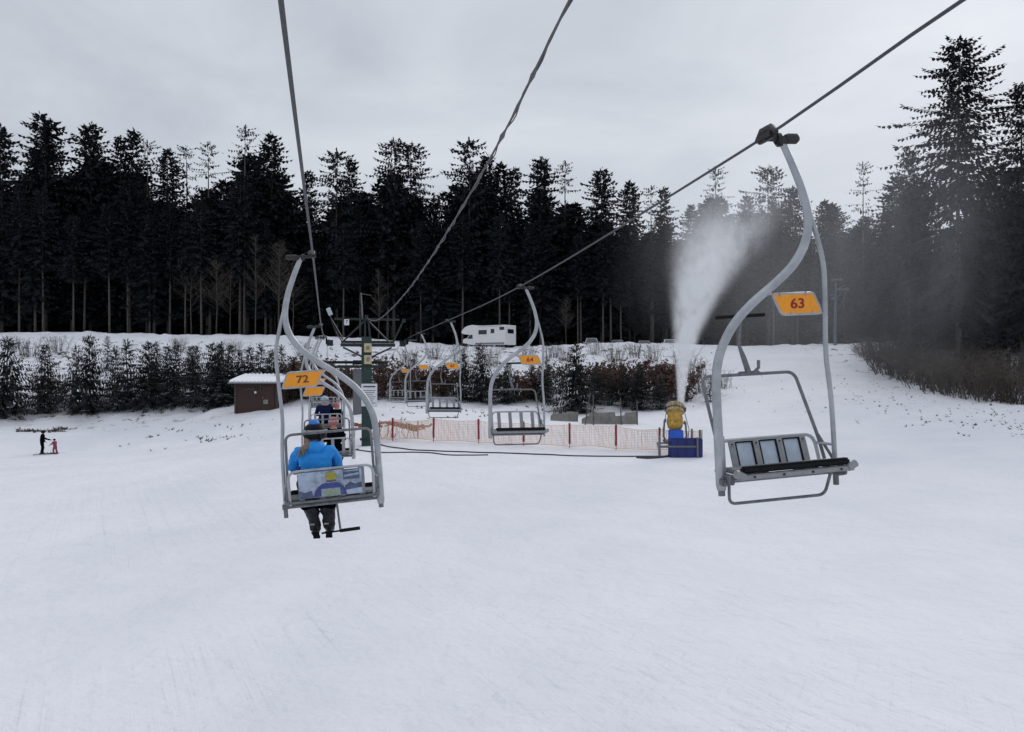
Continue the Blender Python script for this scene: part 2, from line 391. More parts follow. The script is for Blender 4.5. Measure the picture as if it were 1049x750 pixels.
# ------------------------------------------------------------------ chairs.  local: origin on the rope, +Y the way a rider faces, X to the right, Z up
HX, HZ = -.15, -.03
MAIN = [(0, 0), (-.10, -.22), (-.19, -.46), (-.235, -.70), (-.20, -.92), (-.09, -1.12), (.08, -1.29), (.28, -1.46), (.44, -1.65), (.54, -1.88), (.58, -2.12), (.585, -2.5), (.58, -3.1)]
SIDE = [(-.185, -.46), (-.29, -.78), (-.39, -1.12), (-.46, -1.5), (-.52, -1.95), (-.56, -2.4), (-.57, -3.08)]
def V3(x, y, z): return Vector((HX + x + .17 * sstep(.85, 2.1, -z), y, HZ + z))
def build_chair(num, panels, numcol, hi=True):
    root = bpy.data.objects.new('chairlift_chair', None); C.objects.link(root); root.empty_display_size = .2
    n1 = 12 if hi else 8
    mp = smooth_path([V3(x, 0, z) for x, z in MAIN], 6)
    rad = [.030 + .010 * min(1, i / (len(mp) * .3)) for i in range(len(mp))]
    hg = MB().tube(mp, rad, n1); hg.tube([V3(.58, 0, -2.62), V3(.58, 0, -2.64), V3(.58, 0, -3.06), V3(.58, 0, -3.08)], [.041, .047, .047, .041], n1)
    part('hanger', hg, M['galv'], root, True)
    part('side_tube', MB().tube(smooth_path([V3(x, 0, z) for x, z in SIDE], 5), .0225, n1), M['galv'], root, True)
    g = MB().box((0, 0, -.005), (.07, .26, .085), None, 0, .02)
    g.tube([(.0, -.16, -.01), (-.01, -.06, .05), (-.02, .05, .055), (0, .17, -.01)], [.02, .045, .045, .02], 8)
    g.tube([(.03, 0, -.02), (-.2, 0, -.02)], .028, 10); g.tube([(-.19, 0, -.02), (-.22, 0, -.02), (-.30, 0, -.02), (-.325, 0, -.02)], [.038, .048, .048, .026], 12)
    g.tube([(-.10, 0, -.02), (-.135, 0, -.02)], .052, 10); g.box((HX, 0, HZ - .015), (.10, .075, .09), None, 0, .015)
    gp_ = part('rope_grip', g, M['grip'], root, True)
    if panels != 'sheets': gp_.scale = (1, .75, .68)
    # number plate
    quad = [(-.32, -1.385), (.10, -1.385), (-.03, -1.575), (-.44, -1.575)]
    sp = MB().prism(quad, -.006, .006, lambda a, b, d: V3(a, d, b))
    sg = part('number_plate', sp, M['sign'], root)
    ctr = Vector((-.17, 0, -1.48)); fr = MB()
    q2 = [V3(a, 0, b) for a, b in quad]
    loop = []
    for i in range(4):
        p0, p1, p2 = q2[i - 1], q2[i], q2[(i + 1) % 4]
        e0 = p1 + (p0 - p1).normalized() * .03; e1 = p1 + (p2 - p1).normalized() * .03
        loop += [e0, (e0 + e1) / 4 + p1 / 2, e1]
    fr.tube(loop, .011, 8, closed=True)
    fr.tube([q2[3], V3(-.485, 0, -1.575)], .010, 8); fr.tube([q2[1], V3(.18, 0, -1.385)], .010, 8)
    for a in (-.24, .02): fr.box(V3(a, 0, -1.392), (.012, .03, .035))
    for a in (-.34, -.12): fr.box(V3(a, 0, -1.57), (.012, .03, .035))
    part('plate_frame', fr, M['galv'], sg, True)
    if num:
        tm = text_mesh(num, .125 if numcol == 'red_no' else .125, .0015, M[numcol])
        for s in (1, -1):
            t = link('number', tm, sg); t.location = V3(-.172, s * .0085, -1.482); t.scale = (1.2, 1, 1)
            t.rotation_euler = (R(90), 0, 0) if s < 0 else (R(90), 0, R(180))
    # seat
    st = MB(); 
    for k, y in enumerate((-.02, .07, .16)): st.box(V3(0, y, -2.925), (1.02, .075, .028), None, 0, .006)
    part('seat', st, M['slat'], root)
    fb = MB().box(V3(0, .255, -2.895), (1.04, .075, .058), None, 0, .016)
    part('seat_edge', fb, M['blk'], root)
    fr = MB().box(V3(0, .272, -2.957), (1.12, .045, .045), None, 0, .008)
    for s in (1, -1): fr.tube([V3(s * .50, .27, -2.955), V3(s * .585, .27, -2.92)], .035, 8)
    part('seat_nosing', fr, M['slat'], root)
    uf = MB()
    uf.tube([V3(-.57, 0, -3.02), V3(.58, 0, -3.02)], .027, 8)
    uf.tube([V3(-.52, .1, -2.975), V3(.52, .1, -2.975)], .016, 8); uf.tube([V3(-.52, -.14, -2.96), V3(.52, -.14, -2.96)], .016, 8)
    for s in (1, -1):
        uf.tube([V3(s * .53, .28, -2.96), V3(s * .54, -.02, -3.0), V3(s * .53, -.17, -2.95)], .022, 8)
        uf.tube([V3(s * .44, .25, -2.965), V3(s * .44, -.15, -2.965)], .013, 6)
        uf.tube([V3(s * .18, .25, -2.965), V3(s * .18, -.15, -2.965)], .011, 6)
    uf.box(V3(.3, .05, -2.985), (.3, .06, .03)); uf.box(V3(-.25, .05, -2.985), (.26, .06, .03))
    part('seat_frame', uf, M['galv_dark'], root, True)
    # backrest: tube loop with four slats leaning back
    bt = MB()
    lo_ = .70 if panels == 'sheets' else 1.0                # chair 63 has the lower back
    def B(x, z): z = -2.99 + (z + 2.99) * lo_; return V3(x, -.13 - (z + 2.96) * .33, z)
    bt.tube(round_loop([B(-.50, -2.99), B(-.50, -2.57), B(.50, -2.57), B(.50, -2.99)], .11), .017, 8)
    bt.tube([B(.5, -2.68), V3(.57, 0, -2.78)], .014, 8); bt.tube([B(-.5, -2.68), V3(-.56, 0, -2.78)], .014, 8)
    part('back_frame', bt, M['galv'], root, True)
    rb = Matrix.Rotation(math.atan(.33), 3, 'X')
    for i, x in enumerate((-.36, -.12, .12, .36)):
        b = MB().box(B(x, -2.775) + Vector((0, .022, 0)), (.072, .014, .41 * lo_), rb, 0, .005)
        for z in (-2.63,): b.box(B(x, z) + Vector((0, .032, 0)), (.018, .012, .018), rb)
        part('back_slat', b, M['slat'], root)
    if panels == 'sheets':
        for x in (-.24, 0, .24):
            pm = MB().box(B(x, -2.765) + Vector((0, .012, 0)), (.165, .006, .335 * lo_), rb, 0)
            pp = part('back_panel', pm, M['panel'], root)
            e = MB()
            for s in (1, -1): e.box(B(x + s * .085, -2.765) + Vector((0, .018, 0)), (.014, .022, .36 * lo_), rb)
            e.box(B(x, -2.6) + Vector((0, .018, 0)), (.156, .022, .012), rb)
            part('panel_edge', e, M['blk'], pp)
    if hi:
        def bolt(p, rx): part('bolt', MB().lathe([(.0105, 0), (.0105, .008), (.005, .011)], 8, Matrix.Translation(p) @ Matrix.Rotation(R(rx), 4, 'X')), M['grip'], root)
        for x in (-.36, -.12, .12, .36):
            for z in (-2.62, -2.92): bolt(B(x, z) + Vector((0, .029, 0)), -90)
        for x in (-.42, -.14, .14, .42): bolt(V3(x, .296, -2.957), -90)
        for s_, x in ((1, .58), (-1, -.57)):
            bkt = MB().box(V3(x, .03, -3.02), (.07, .13, .07), None, 0, .01); bkt.box(V3(x - s_ * .02, .1, -2.99), (.035, .16, .09), None, 0, .008)
            bkt.tube([V3(x, 0, -3.05), V3(x, 0, -3.15)], .030 if s_ > 0 else .026, 10); part('bracket', bkt, M['galv_dark'], root)
    # loop above the seat with its foot-rest strut, and the loop below
    lp = MB().tube(round_loop([V3(-.53, -.10, -2.92), V3(-.515, -.16, -2.72), V3(-.48, -.45, -2.11), V3(.50, -.45, -2.11), V3(.515, -.16, -2.72), V3(.53, -.10, -2.92)], .09), .0165, 8)
    for s in (1, -1): lp.tube([V3(s * .515, -.16, -2.70), V3(s * .575, 0, -2.95)], .014, 8)
    part('guard_loop', lp, M['galv_dark'], root, True)
    if panels == 'poster' or numcol == 'brn_no': return root
    lw = MB().tube(round_loop([V3(-.50, .05, -2.98), V3(-.46, -.02, -3.235), V3(.50, -.02, -3.235), V3(.53, .05, -2.98)], .07), .0145, 8)
    part('lower_loop', lw, M['galv_dark'], root, True)
    return root
def add_footrest(root, raised=True):
    fr = MB()
    if raised:
        fr.tube([V3(.0, -.45, -2.11), V3(.05, -.46, -1.95), V3(.09, -.48, -1.84), V3(.10, -.50, -1.56)], [.03, .026, .017, .015], 8)
        fr.box(V3(.0, -.45, -2.10), (.24, .035, .04), None, 0, .012); fr.tube([V3(-.05, -.45, -2.1), V3(-.085, -.42, -2.05), V3(-.08, -.41, -1.98)], .016, 8)
        o = part('footrest', fr, M['galv_dark'], root, True)
        part('footrest_bar', MB().tube([V3(-.15, -.50, -1.545), V3(.36, -.50, -1.555)], .019, 8), M['blk'], o, True)
    else:
        fr.tube([V3(.0, .30, -2.95), V3(.04, .36, -3.1), V3(.06, .46, -3.47)], .014, 8)
        o = part('footrest', fr, M['galv_dark'], root, True)
        fb = MB().tube([V3(-.18, .46, -3.485), V3(.05, .46, -3.48)], .012, 8); fb.tube([V3(.05, .46, -3.48), V3(.31, .46, -3.475)], .023, 8)
        part('footrest_bar', fb, M['blk'], o, True)
chairs = {}
LC = 'chairs hanging on the lift'
def place(root, p, th, roll, label):
    root.location = p; root.rotation_mode = 'XYZ'
    root.matrix_basis = Matrix.Translation(p) @ Matrix.Rotation(th, 4, 'Z') @ Matrix.Rotation(roll, 4, 'Y')
    tag(root, label, 'chairlift chair', LC); return root
c63 = build_chair('63', 'sheets', 'red_no'); add_footrest(c63, True)
place(c63, lineR(7.0), TH + math.pi, R(3.0), 'nearest empty chairlift chair with orange plate 63 and pale blue back panels')
c64 = build_chair('64', None, 'red_no', False); add_footrest(c64, True)
place(c64, lineR(16.2), TH + math.pi, R(0), 'empty chairlift chair with orange plate 64 in front of the net fence')
c65 = build_chair('65', None, 'red_no', False); add_footrest(c65, True)
place(c65, lineR(26.4), TH + math.pi, R(-1), 'empty chairlift chair hanging next beyond chair 64, below the motorhome')
c66 = build_chair(None, None, 'red_no', False); add_footrest(c66, True)
place(c66, lineR(35), TH + math.pi, R(1), 'empty chairlift chair third beyond chair 63, before the brown bushes')
c67 = copy_tree(c66); place(c67, lineR(43.2), TH + math.pi, R(-.5), 'small empty chairlift chair right beside the green lift tower')
c72 = build_chair('72', 'poster', 'brn_no'); add_footrest(c72, False)
place(c72, lineL(9.6), TH, R(-4.2), 'chairlift chair with orange plate 72, a poster on its back and one skier seated')
c71 = build_chair(None, None, 'brn_no', False); add_footrest(c71, False)
place(c71, lineL(18.1), TH, R(-2.5), 'chairlift chair straight ahead of chair 72 carrying a rider in a coral helmet')
c70 = build_chair(None, None, 'brn_no', False)
place(c70, lineL(26.3), TH, R(-1), 'chairlift chair carrying a rider in a grey blue helmet and a small child')
c69 = copy_tree(c70); place(c69, lineL(34.2), TH, R(1), 'farthest chairlift chair on the left line, just before the tower wheels')
# poster on the back of chair 72 (flat print, colours laid out as in the photo)
M['p_sky'] = mat('poster_pale_blue', (.30, .36, .46), .35, 0, .45, 7); M['p_dark'] = mat('poster_dark_blue', (.05, .075, .14), .35, 0, .6, 9)
M['p_jac'] = mat('poster_blue', (.025, .05, .20), .35, 0, .2, 9); M['p_hat'] = mat('poster_yellow', (.30, .28, .04), .5, 0, .3, 30, .3, 60)
M['p_grey'] = mat('poster_grey', (.24, .29, .33), .35, 0, .3, 20); M['p_green'] = mat('poster_green', (.24, .32, .11), .35, 0, .4, 30); M['p_face'] = mat('poster_face', (.42, .27, .2), .4)
ps = MB()
def PB(x, z, dd=0): 
    y = -.13 - (z + 2.96) * .33
    return V3(x, y - .022 - dd, z)
def pq(poly, lay, mi): ps.prism(poly, .002 * lay, .002 * lay + .0015, lambda a, b, d: PB(a, b, d), mi)
x0, x1, z0, z1 = -.385, .36, -2.915, -2.592
pq([(x0, z0), (x1, z0), (x1, z1), (x0, z1)], 0, 0)
pq([(x0, z0), (-.22, z0), (-.24, z0 + .09), (-.32, z0 + .07), (x0, z0 + .1)], 1, 1)
pq([(.15, -2.86), (x1 - .004, -2.84), (x1 - .004, -2.77), (.28, -2.79), (.22, -2.76), (.16, -2.80)], 1, 1)
pq([(.14, -2.725), (.335, -2.725), (.335, -2.60), (.14, -2.60)], 1, 1); pq([(.15, -2.69), (.325, -2.675), (.325, -2.65), (.15, -2.665)], 2, 0); pq([(.15, -2.625), (.325, -2.625), (.325, -2.61), (.15, -2.615)], 2, 0)
pq([(-.235, z0 + .004), (.175, z0 + .004), (.172, -2.90), (.155, -2.835), (.125, -2.785), (.085, -2.757), (.045, -2.742), (-.06, -2.742), (-.11, -2.755), (-.16, -2.785), (-.195, -2.83), (-.22, -2.89)], 3, 2)
pq([(-.17, -2.84), (-.155, -2.83), (-.145, z0 + .01), (-.165, z0 + .01)], 4, 1); pq([(.115, -2.84), (.13, -2.83), (.125, z0 + .01), (.11, z0 + .01)], 4, 1)
pq([(-.055, -2.745), (.045, -2.745), (.05, -2.70), (-.06, -2.70)], 4, 6)
pq([(.066 * math.cos(a) - .002, -2.668 + .064 * math.sin(a) * (1 if math.sin(a) > 0 else .75)) for a in [2 * math.pi * k / 20 for k in range(20)]], 5, 3)
pq([(-.055, -2.712), (.05, -2.712), (.058, -2.728), (.0, -2.742), (-.062, -2.728)], 5, 1)
pq([(-.13, z0 + .006), (.10, z0 + .006), (.095, -2.815), (-.125, -2.815)], 4, 4); pq([(-.085, z0 + .025), (.075, z0 + .025), (.07, -2.845), (-.075, -2.845)], 5, 5)
for k in range(3): pq([(-.07, -2.915 + k * .02), (.06, -2.915 + k * .02), (.06, -2.907 + k * .02), (-.07, -2.907 + k * .02)], 6, 4)
poster = part('back_poster', ps, [M[k] for k in ('p_sky', 'p_dark', 'p_jac', 'p_hat', 'p_grey', 'p_green', 'p_face')], c72, False, 'printed poster of a figure in a yellow hat and blue jacket')

# ------------------------------------------------------------------ people
def skin_body(nodes, edges, region, levels=2, extra=None):
    """nodes: name -> (pos, radius); edges: pairs, first node is the root. region: edge -> material index"""
    names = list(nodes); idx = {n: i for i, n in enumerate(names)}
    me = bpy.data.meshes.new('person'); me.from_pydata([nodes[n][0] for n in names], [(idx[a], idx[b]) for a, b in edges], [])
    ob = bpy.data.objects.new('person', me); C.objects.link(ob)
    md = ob.modifiers.new('s', 'SKIN'); md.use_smooth_shade = True
    for i, n in enumerate(names):
        r = nodes[n][1]; r = (r, r) if isinstance(r, (int, float)) else r
        me.skin_vertices[0].data[i].radius = r
    me.skin_vertices[0].data[0].use_root = True
    sd = ob.modifiers.new('d', 'SUBSURF'); sd.levels = levels; sd.render_levels = levels
    dg = bpy.context.evaluated_depsgraph_get(); dg.update()
    out = bpy.data.meshes.new_from_object(ob.evaluated_get(dg)); bpy.data.objects.remove(ob)
    segs = [(Vector(nodes[a][0]), Vector(nodes[b][0]), region((a, b))) for a, b in edges]
    mb = MB(); mis = []
    for p in out.polygons:
        c = p.center; best = (1e9, 0)
        for a, b, r in segs:
            ab = b - a; t = max(0, min(1, (c - a).dot(ab) / max(1e-9, ab.dot(ab)))); dd = (c - a - ab * t).length
            if dd < best[0]: best = (dd, r)
        mis.append(best[1])
    mb.v = [tuple(v.co) for v in out.vertices]; mb.f = [tuple(p.vertices) for p in out.polygons]; mb.m = mis
    vn = [v.normal.copy() for v in out.vertices]
    for i, v in enumerate(mb.v):
        p = Vector(v)
        if p.z < nodes['neck'][0][2] - .02: mb.v[i] = tuple(p + vn[i] * (.020 * noise.noise(Vector((p.x * 7, p.y * 7, p.z * 13))) + .010 * noise.noise(p * 24)))
    if extra: extra(mb)
    bpy.data.meshes.remove(out); return mb
def fingers(mb, hand, fwd, side, mi, s=1.0):          # four bent fingers and a thumb
    hand, fwd, side = Vector(hand), Vector(fwd).normalized(), Vector(side).normalized(); dn = fwd.cross(side)
    if dn.z > 0: dn = -dn
    for k, (l, o_) in enumerate(((.066, -.03), (.074, -.010), (.070, .011), (.056, .03))):
        b = hand + side * o_ * s + fwd * .03 * s
        mb.tube([b, b + fwd * l * .5 * s, b + (fwd * l * .72 + dn * .025) * s, b + (fwd * l * .66 + dn * .055) * s], [.0105 * s, .010 * s, .0095 * s, .007 * s], 6, mi)
    b = hand - side * .035 * s
    mb.tube([b, b + (fwd * .03 - side * .022) * s, b + (fwd * .06 - side * .012 + dn * .02) * s], [.013 * s, .012 * s, .008 * s], 6, mi)
def seated(label, p, s, head_turn, mats, lean=0., hood=False, extra_children=None):
    """origin: seat surface under the hips, +Y forward"""
    root = thing('person', p, label, 'person', 'skiers riding the lift')
    n = {'pelvis': ((0, .02, .11), (.165, .135)), 'waist': ((0, -.02, .27), (.155, .125)), 'chest': ((0, -.01 + lean * .4, .45), (.185, .135)), 'collar': ((0, .0 + lean * .5, .565), (.115, .095)),
         'neck': ((0, .02 + lean * .6, .63), .058), 'head': ((0, .035 + lean * .7, .715), (.072, .085)), 'crown': ((0, .03 + lean * .7, .79), (.07, .082)),
         'shl': ((-.185, .0 + lean * .5, .535), .080), 'ell': ((-.26, .10, .30), .066), 'wrl': ((-.18, .32, .26), .045), 'hal': ((-.165, .39, .25), .042),
         'shr': ((.185, .0 + lean * .5, .535), .080), 'elr': ((.26, .10, .30), .066), 'wrr': ((.18, .32, .26), .045), 'har': ((.165, .39, .25), .042),
         'hpl': ((-.10, .06, .105), .105), 'knl': ((-.115, .45, .09), .112), 'cal': ((-.085, .49, -.17), .112), 'anl': ((-.035, .50, -.43), .074), 'hel': ((-.02, .48, -.53), .070), 'tol': ((-.02, .66, -.555), .054),
         'hpr': ((.10, .06, .105), .105), 'knr': ((.115, .45, .09), .112), 'car': ((.12, .49, -.17), .112), 'anr': ((.13, .50, -.43), .074), 'her': ((.14, .48, -.53), .070), 'tor': ((.14, .66, -.555), .054)}
    e = [('pelvis', 'waist'), ('waist', 'chest'), ('chest', 'collar'), ('collar', 'neck'), ('neck', 'head'), ('head', 'crown')]
    for q in 'lr':
        e += [('chest', 'sh' + q), ('sh' + q, 'el' + q), ('el' + q, 'wr' + q), ('wr' + q, 'ha' + q), ('pelvis', 'hp' + q), ('hp' + q, 'kn' + q), ('kn' + q, 'ca' + q), ('ca' + q, 'an' + q), ('an' + q, 'he' + q), ('he' + q, 'to' + q)]
    def reg(ed):
        a, b = ed
        if b in ('head', 'crown'): return 3
        if b == 'neck': return 0 if hood else 3
        if b[:2] in ('ha',): return 4
        if b[:2] in ('he', 'to', 'an'): return 2
        if b[:2] in ('hp', 'kn', 'ca') or b == 'pelvis': return 1
        if b[:2] == 'el': return 0
        if b[:2] == 'wr': return 5
        if b == 'waist': return 5
        return 0
    hp = Vector((0, .035 + lean * .7, .735)); rt = Matrix.Rotation(head_turn, 3, 'Z')
    def extra(mb):
        for q, sx in (('hal', -1), ('har', 1)): fingers(mb, n[q][0], (.1 * -sx, 1, -.15), (1, 0, 0), 4)
        def H(x, y, z): return hp + rt @ Vector((x, y, z))
        mb.blob(H(0, .062, .0), (.060, .045, .085), 3)
        mb.tube([H(0, .10, .02), H(0, .118, -.005), H(0, .100, -.014)], [.010, .016, .011], 6, 3)
        mb.tube([H(-.024, .100, -.045), H(0, .106, -.046), H(.024, .100, -.045)], .006, 5, 6)
        for sx in (-1, 1):
            mb.blob(H(sx * .030, .098, .018), (.012, .008, .008), 7, 8, 6)
            mb.blob(H(sx * .078, .0, -.005), (.012, .022, .032), 3, 8, 6)
        if hood:
            mb.blob((0, -.055 + lean * .5, .585), (.125, .085, .085), 0, 14, 10, None, .25)
        for cx, kx in ((-.078, -.115), (.122, .115)):                            # trouser hems over the boot shafts
            ring = [2 * math.pi * k / 18 for k in range(18)]
            for z_, r_ in ((-.235, .108), (-.20, .113), (-.16, .113)): mb.tube([(cx + r_ * .82 * math.cos(a), .495 + r_ * .82 * math.sin(a), z_ + .012 * math.sin(3 * a + cx * 9)) for a in ring], .030, 7, 1, closed=True)
            mb.box((cx * .7 + (.02 if cx > 0 else 0), .425, -.46), (.05, .02, .02), None, 8)
        # soft folds of the jacket hem
        mb.tube([(.165 * math.cos(a), .0 + .15 * math.sin(a), .16 + .012 * math.sin(a * 5)) for a in [2 * math.pi * k / 24 for k in range(24)]], .028, 8, 5, closed=True)
    mb = skin_body(n, e, reg, 3, extra)
    body = part('body', mb, mats + [M['coral'], M['ink'], M['strap']], root, True)
    root.scale = (s, s, s)
    return root, hp, rt
def helmet(root, hp, rt, m, strap=True, dome=None, s=1.0):
    h = MB(); prof = []
    for i in range(9):
        a = R(-34 + i * 124 / 8); prof.append((max(.004, .118 * math.cos(a)), .118 * math.sin(a) * 1.02))
    mt = Matrix.Translation(hp + Vector((0, 0, .02))) @ rt.to_4x4() @ Matrix.Scale(1.1, 4, (0, 1, 0)) @ Matrix.Scale(1.08, 4)
    h.lathe(prof, 24, mt); 
    for sx in (-1, 1): h.blob(hp + rt @ Vector((sx * .100, -.015, -.02)), (.022, .048, .058))
    o = part('helmet', h, m, root, True)
    for k in range(3):
        pass
    if strap:
        g = MB(); rr = [(.1205, -.016), (.1215, .016)]
        lp = []
        n = 28; vs = []; fs = []
        for (dz) in (-.018, .018):
            for j in range(n):
                a = 2 * math.pi * j / n; vs.append(hp + Vector((0, 0, .035)) + rt @ Vector((.1305 * math.cos(a), .1435 * math.sin(a), dz + .008)))
        for (dz) in (.018, -.018):
            for j in range(n):
                a = 2 * math.pi * j / n; vs.append(hp + Vector((0, 0, .035)) + rt @ Vector((.1245 * math.cos(a), .1375 * math.sin(a), dz + .008)))
        for q in range(4):
            for j in range(n):
                j2 = (j + 1) % n; q2 = (q + 1) % 4; fs.append((q * n + j, q * n + j2, q2 * n + j2, q2 * n + j))
        g.add(vs, fs); g.box(hp + rt @ Vector((0, -.147, .044)), (.05, .012, .045), rt, 0, .004)
        part('goggle_strap', g, M['strap'], root, True)
    if dome: part('helmet_cap', MB().blob(hp + rt @ Vector((0, -.01, .135)), (.062, .066, .052), 0, 16, 10), dome, root, True)
    return o
def sit_on(chair, x, y, zrel):
    return chair.matrix_basis @ (V3(x, y, zrel))
def orient(root, th, roll, s): 
    root.rotation_mode = 'XYZ'; root.rotation_euler = (Matrix.Rotation(th, 3, 'Z') @ Matrix.Rotation(roll, 3, 'Y')).to_euler(); root.scale = (s, s, s)
pA, hp, rt = seated('skier in a bright blue jacket and black helmet seated on chair 72', sit_on(c72, -.20, .02, -2.905), 1.0, R(-48),
    [M['bluejacket'], M['blackcloth'], M['boot'], M['skin'], M['blackcloth'], M['navy']], 0., True)
orient(pA, TH, R(-1.0), 1.0); pA.scale = (1.1, 1.08, 1.0)
helmet(pA, hp, rt, M['helmet'], True, M['bluehelmet'])
hr = MB()
hr.tube(smooth_path([hp + rt @ Vector((-.02, -.09, -.03)), Vector((-.075, -.085, .62)), Vector((-.125, -.115, .575)), Vector((-.135, -.125, .52))], 5), [.03] * 4 + [.036] * 6 + [.03] * 3 + [.022, .016, .008], 9)
for k in range(9):
    a = rng.uniform(-.03, .03); b_ = rng.uniform(-.02, .02)
    hr.tube(smooth_path([hp + rt @ Vector((-.02 + a, -.095 + b_, -.03)), Vector((-.085 + a, -.10 + b_, .61)), Vector((-.135 + a, -.13 + b_, .565)), Vector((-.14 + a * 1.6, -.135 + b_, .50 + a))], 4), .008, 5)
part('hair', hr, M['hair'], pA, True)
def ski_mesh(L):
    m = MB(); n = 14; vs = []; fs = []
    for i in range(n + 1):
        t = i / n; y = (t - .42) * L; w = .038 + .012 * (2 * t - 1) ** 2; z = .0 + (.0 if t < .86 else ((t - .86) / .14) ** 2 * .09)
        if t > .93: w *= 1 - ((t - .93) / .07) ** 2 * .7
        vs += [(-w, y, z), (w, y, z), (w, y, z + .016), (-w, y, z + .016)]
    for i in range(n):
        for q in range(4): fs.append((i * 4 + q, i * 4 + (q + 1) % 4, (i + 1) * 4 + (q + 1) % 4, (i + 1) * 4 + q))
    fs += [(3, 2, 1, 0), tuple(n * 4 + q for q in range(4))]
    m.add(vs, fs); return m
def ski(p, th, pitch, L, label):
    r = thing('ski', p, label, 'ski', 'skis on the lift riders'); r.rotation_euler = (Matrix.Rotation(th, 3, 'Z') @ Matrix.Rotation(pitch, 3, 'X')).to_euler()
    part('ski_board', ski_mesh(L), M['ski'], r)
    b = MB().box((0, .13, .03), (.06, .07, .03), None, 0, .006).box((0, -.16, .035), (.06, .09, .04), None, 0, .008)
    part('binding', b, M['boot'], r); return r
RA = pA.rotation_euler.to_matrix()
for sx, lb in ((-.02, 'ski under the left boot of the skier in the blue jacket'), (.145, 'ski under the right boot of the skier in the blue jacket')):
    ski(Vector(pA.location) + RA @ Vector((sx, .57, -.635)), TH, R(-16), 1.15, lb)
pB, hp, rt = seated('rider in black clothes and coral red helmet on the second chair ahead', sit_on(c71, .14, .02, -2.905), .92, R(10),
    [M['blackcloth'], M['blackcloth'], M['boot'], M['skin'], M['blackcloth'], M['blackcloth']])
orient(pB, TH, R(-1), .92); helmet(pB, hp, rt, M['coral'], True)
pC, hp, rt = seated('adult rider in navy jacket and grey blue helmet on the third chair ahead', sit_on(c70, -.06, .02, -2.905), 1.06, R(15),
    [M['navy'], M['blackcloth'], M['boot'], M['skin'], M['blackcloth'], M['navy']])
orient(pC, TH, 0, 1.06); helmet(pC, hp, rt, M['greyhelmet'], True)
pD, hp, rt = seated('small child in a coral helmet beside the adult on the third chair ahead', sit_on(c70, .32, .02, -2.905), .80, R(20),
    [M['blackcloth'], M['blackcloth'], M['boot'], M['skin'], M['blackcloth'], M['pinkcloth']])
orient(pD, TH, 0, .80); helmet(pD, hp, rt, M['coral'], False)

def standing(label, p, h, th, mats, arm_r, arm_l, stance=.16, lean=0.0):
    root = thing('person', p, label, 'person', 'skiers standing on the run', th); s = h / 1.75
    n = {'pelvis': ((0, 0, .93), (.15, .12)), 'waist': ((0, lean * .3, 1.10), (.14, .11)), 'chest': ((0, lean * .7, 1.30), (.17, .125)), 'collar': ((0, lean, 1.44), (.10, .09)), 'neck': ((0, lean * 1.1, 1.50), .055),
         'head': ((0, lean * 1.25 + .01, 1.585), (.075, .088)), 'crown': ((0, lean * 1.3 + .01, 1.67), (.07, .08)),
         'shl': ((-.18, lean, 1.40), .075), 'ell': (arm_l[0], .06), 'wrl': (arm_l[1], .042), 'hal': (arm_l[2], .04),
         'shr': ((.18, lean, 1.40), .075), 'elr': (arm_r[0], .06), 'wrr': (arm_r[1], .042), 'har': (arm_r[2], .04)}
    for q, sx in (('l', -1), ('r', 1)):
        n['hp' + q] = ((sx * .09, 0, .86), .10); n['kn' + q] = ((sx * (.1 + stance * .5), .05, .48), .078); n['an' + q] = ((sx * (.1 + stance), -.02, .12), .062)
        n['he' + q] = ((sx * (.1 + stance), -.03, .07), .06); n['to' + q] = ((sx * (.1 + stance), .18, .055), .048)
    n = {k: (p_, tuple(x * 1.3 for x in (r_ if isinstance(r_, tuple) else (r_, r_))) if k not in ('head', 'crown', 'neck') else r_) for k, (p_, r_) in n.items()}
    e = [('pelvis', 'waist'), ('waist', 'chest'), ('chest', 'collar'), ('collar', 'neck'), ('neck', 'head'), ('head', 'crown')]
    for q in 'lr': e += [('chest', 'sh' + q), ('sh' + q, 'el' + q), ('el' + q, 'wr' + q), ('wr' + q, 'ha' + q), ('pelvis', 'hp' + q), ('hp' + q, 'kn' + q), ('kn' + q, 'an' + q), ('an' + q, 'he' + q), ('he' + q, 'to' + q)]
    def reg(ed):
        b = ed[1]
        if b in ('head', 'crown', 'neck'): return 3
        if b[:2] == 'ha': return 4
        if b[:2] in ('he', 'to'): return 2
        if b[:2] in ('hp', 'kn', 'an') or b == 'pelvis': return 1
        return 0
    hp = Vector((0, lean * 1.25 + .01, 1.61))
    def extra(mb):
        for q in ('hal', 'har'): fingers(mb, n[q][0], (0, 1, -.2), (1, 0, 0), 4)
        mb.blob(hp + Vector((0, .07, -.005)), (.055, .04, .08), 3); mb.tube([hp + Vector((0, .10, .015)), hp + Vector((0, .122, -.01)), hp + Vector((0, .1, -.02))], [.01, .015, .01], 6, 3)
    mb = skin_body(n, e, reg, 1, extra); part('body', mb, mats, root, True); root.scale = (s * 1.08, s * 1.08, s)
    return root, hp
pp = GX(43, 54)
pE, hp = standing('adult in black ski clothes reaching a hand towards the child on the snow', pp, 1.66, R(-55), [M['blackcloth'], M['blackcloth'], M['boot'], M['skin'], M['blackcloth']],
    ((.26, .12, 1.16), (.24, .40, 1.06), (.24, .49, 1.05)), ((-.28, .02, 1.15), (-.27, .16, .93), (-.27, .2, .85)), .12, .05)
helmet(pE, hp, Matrix.Identity(3), M['helmet'], False)
pp = GX(56.5, 54)
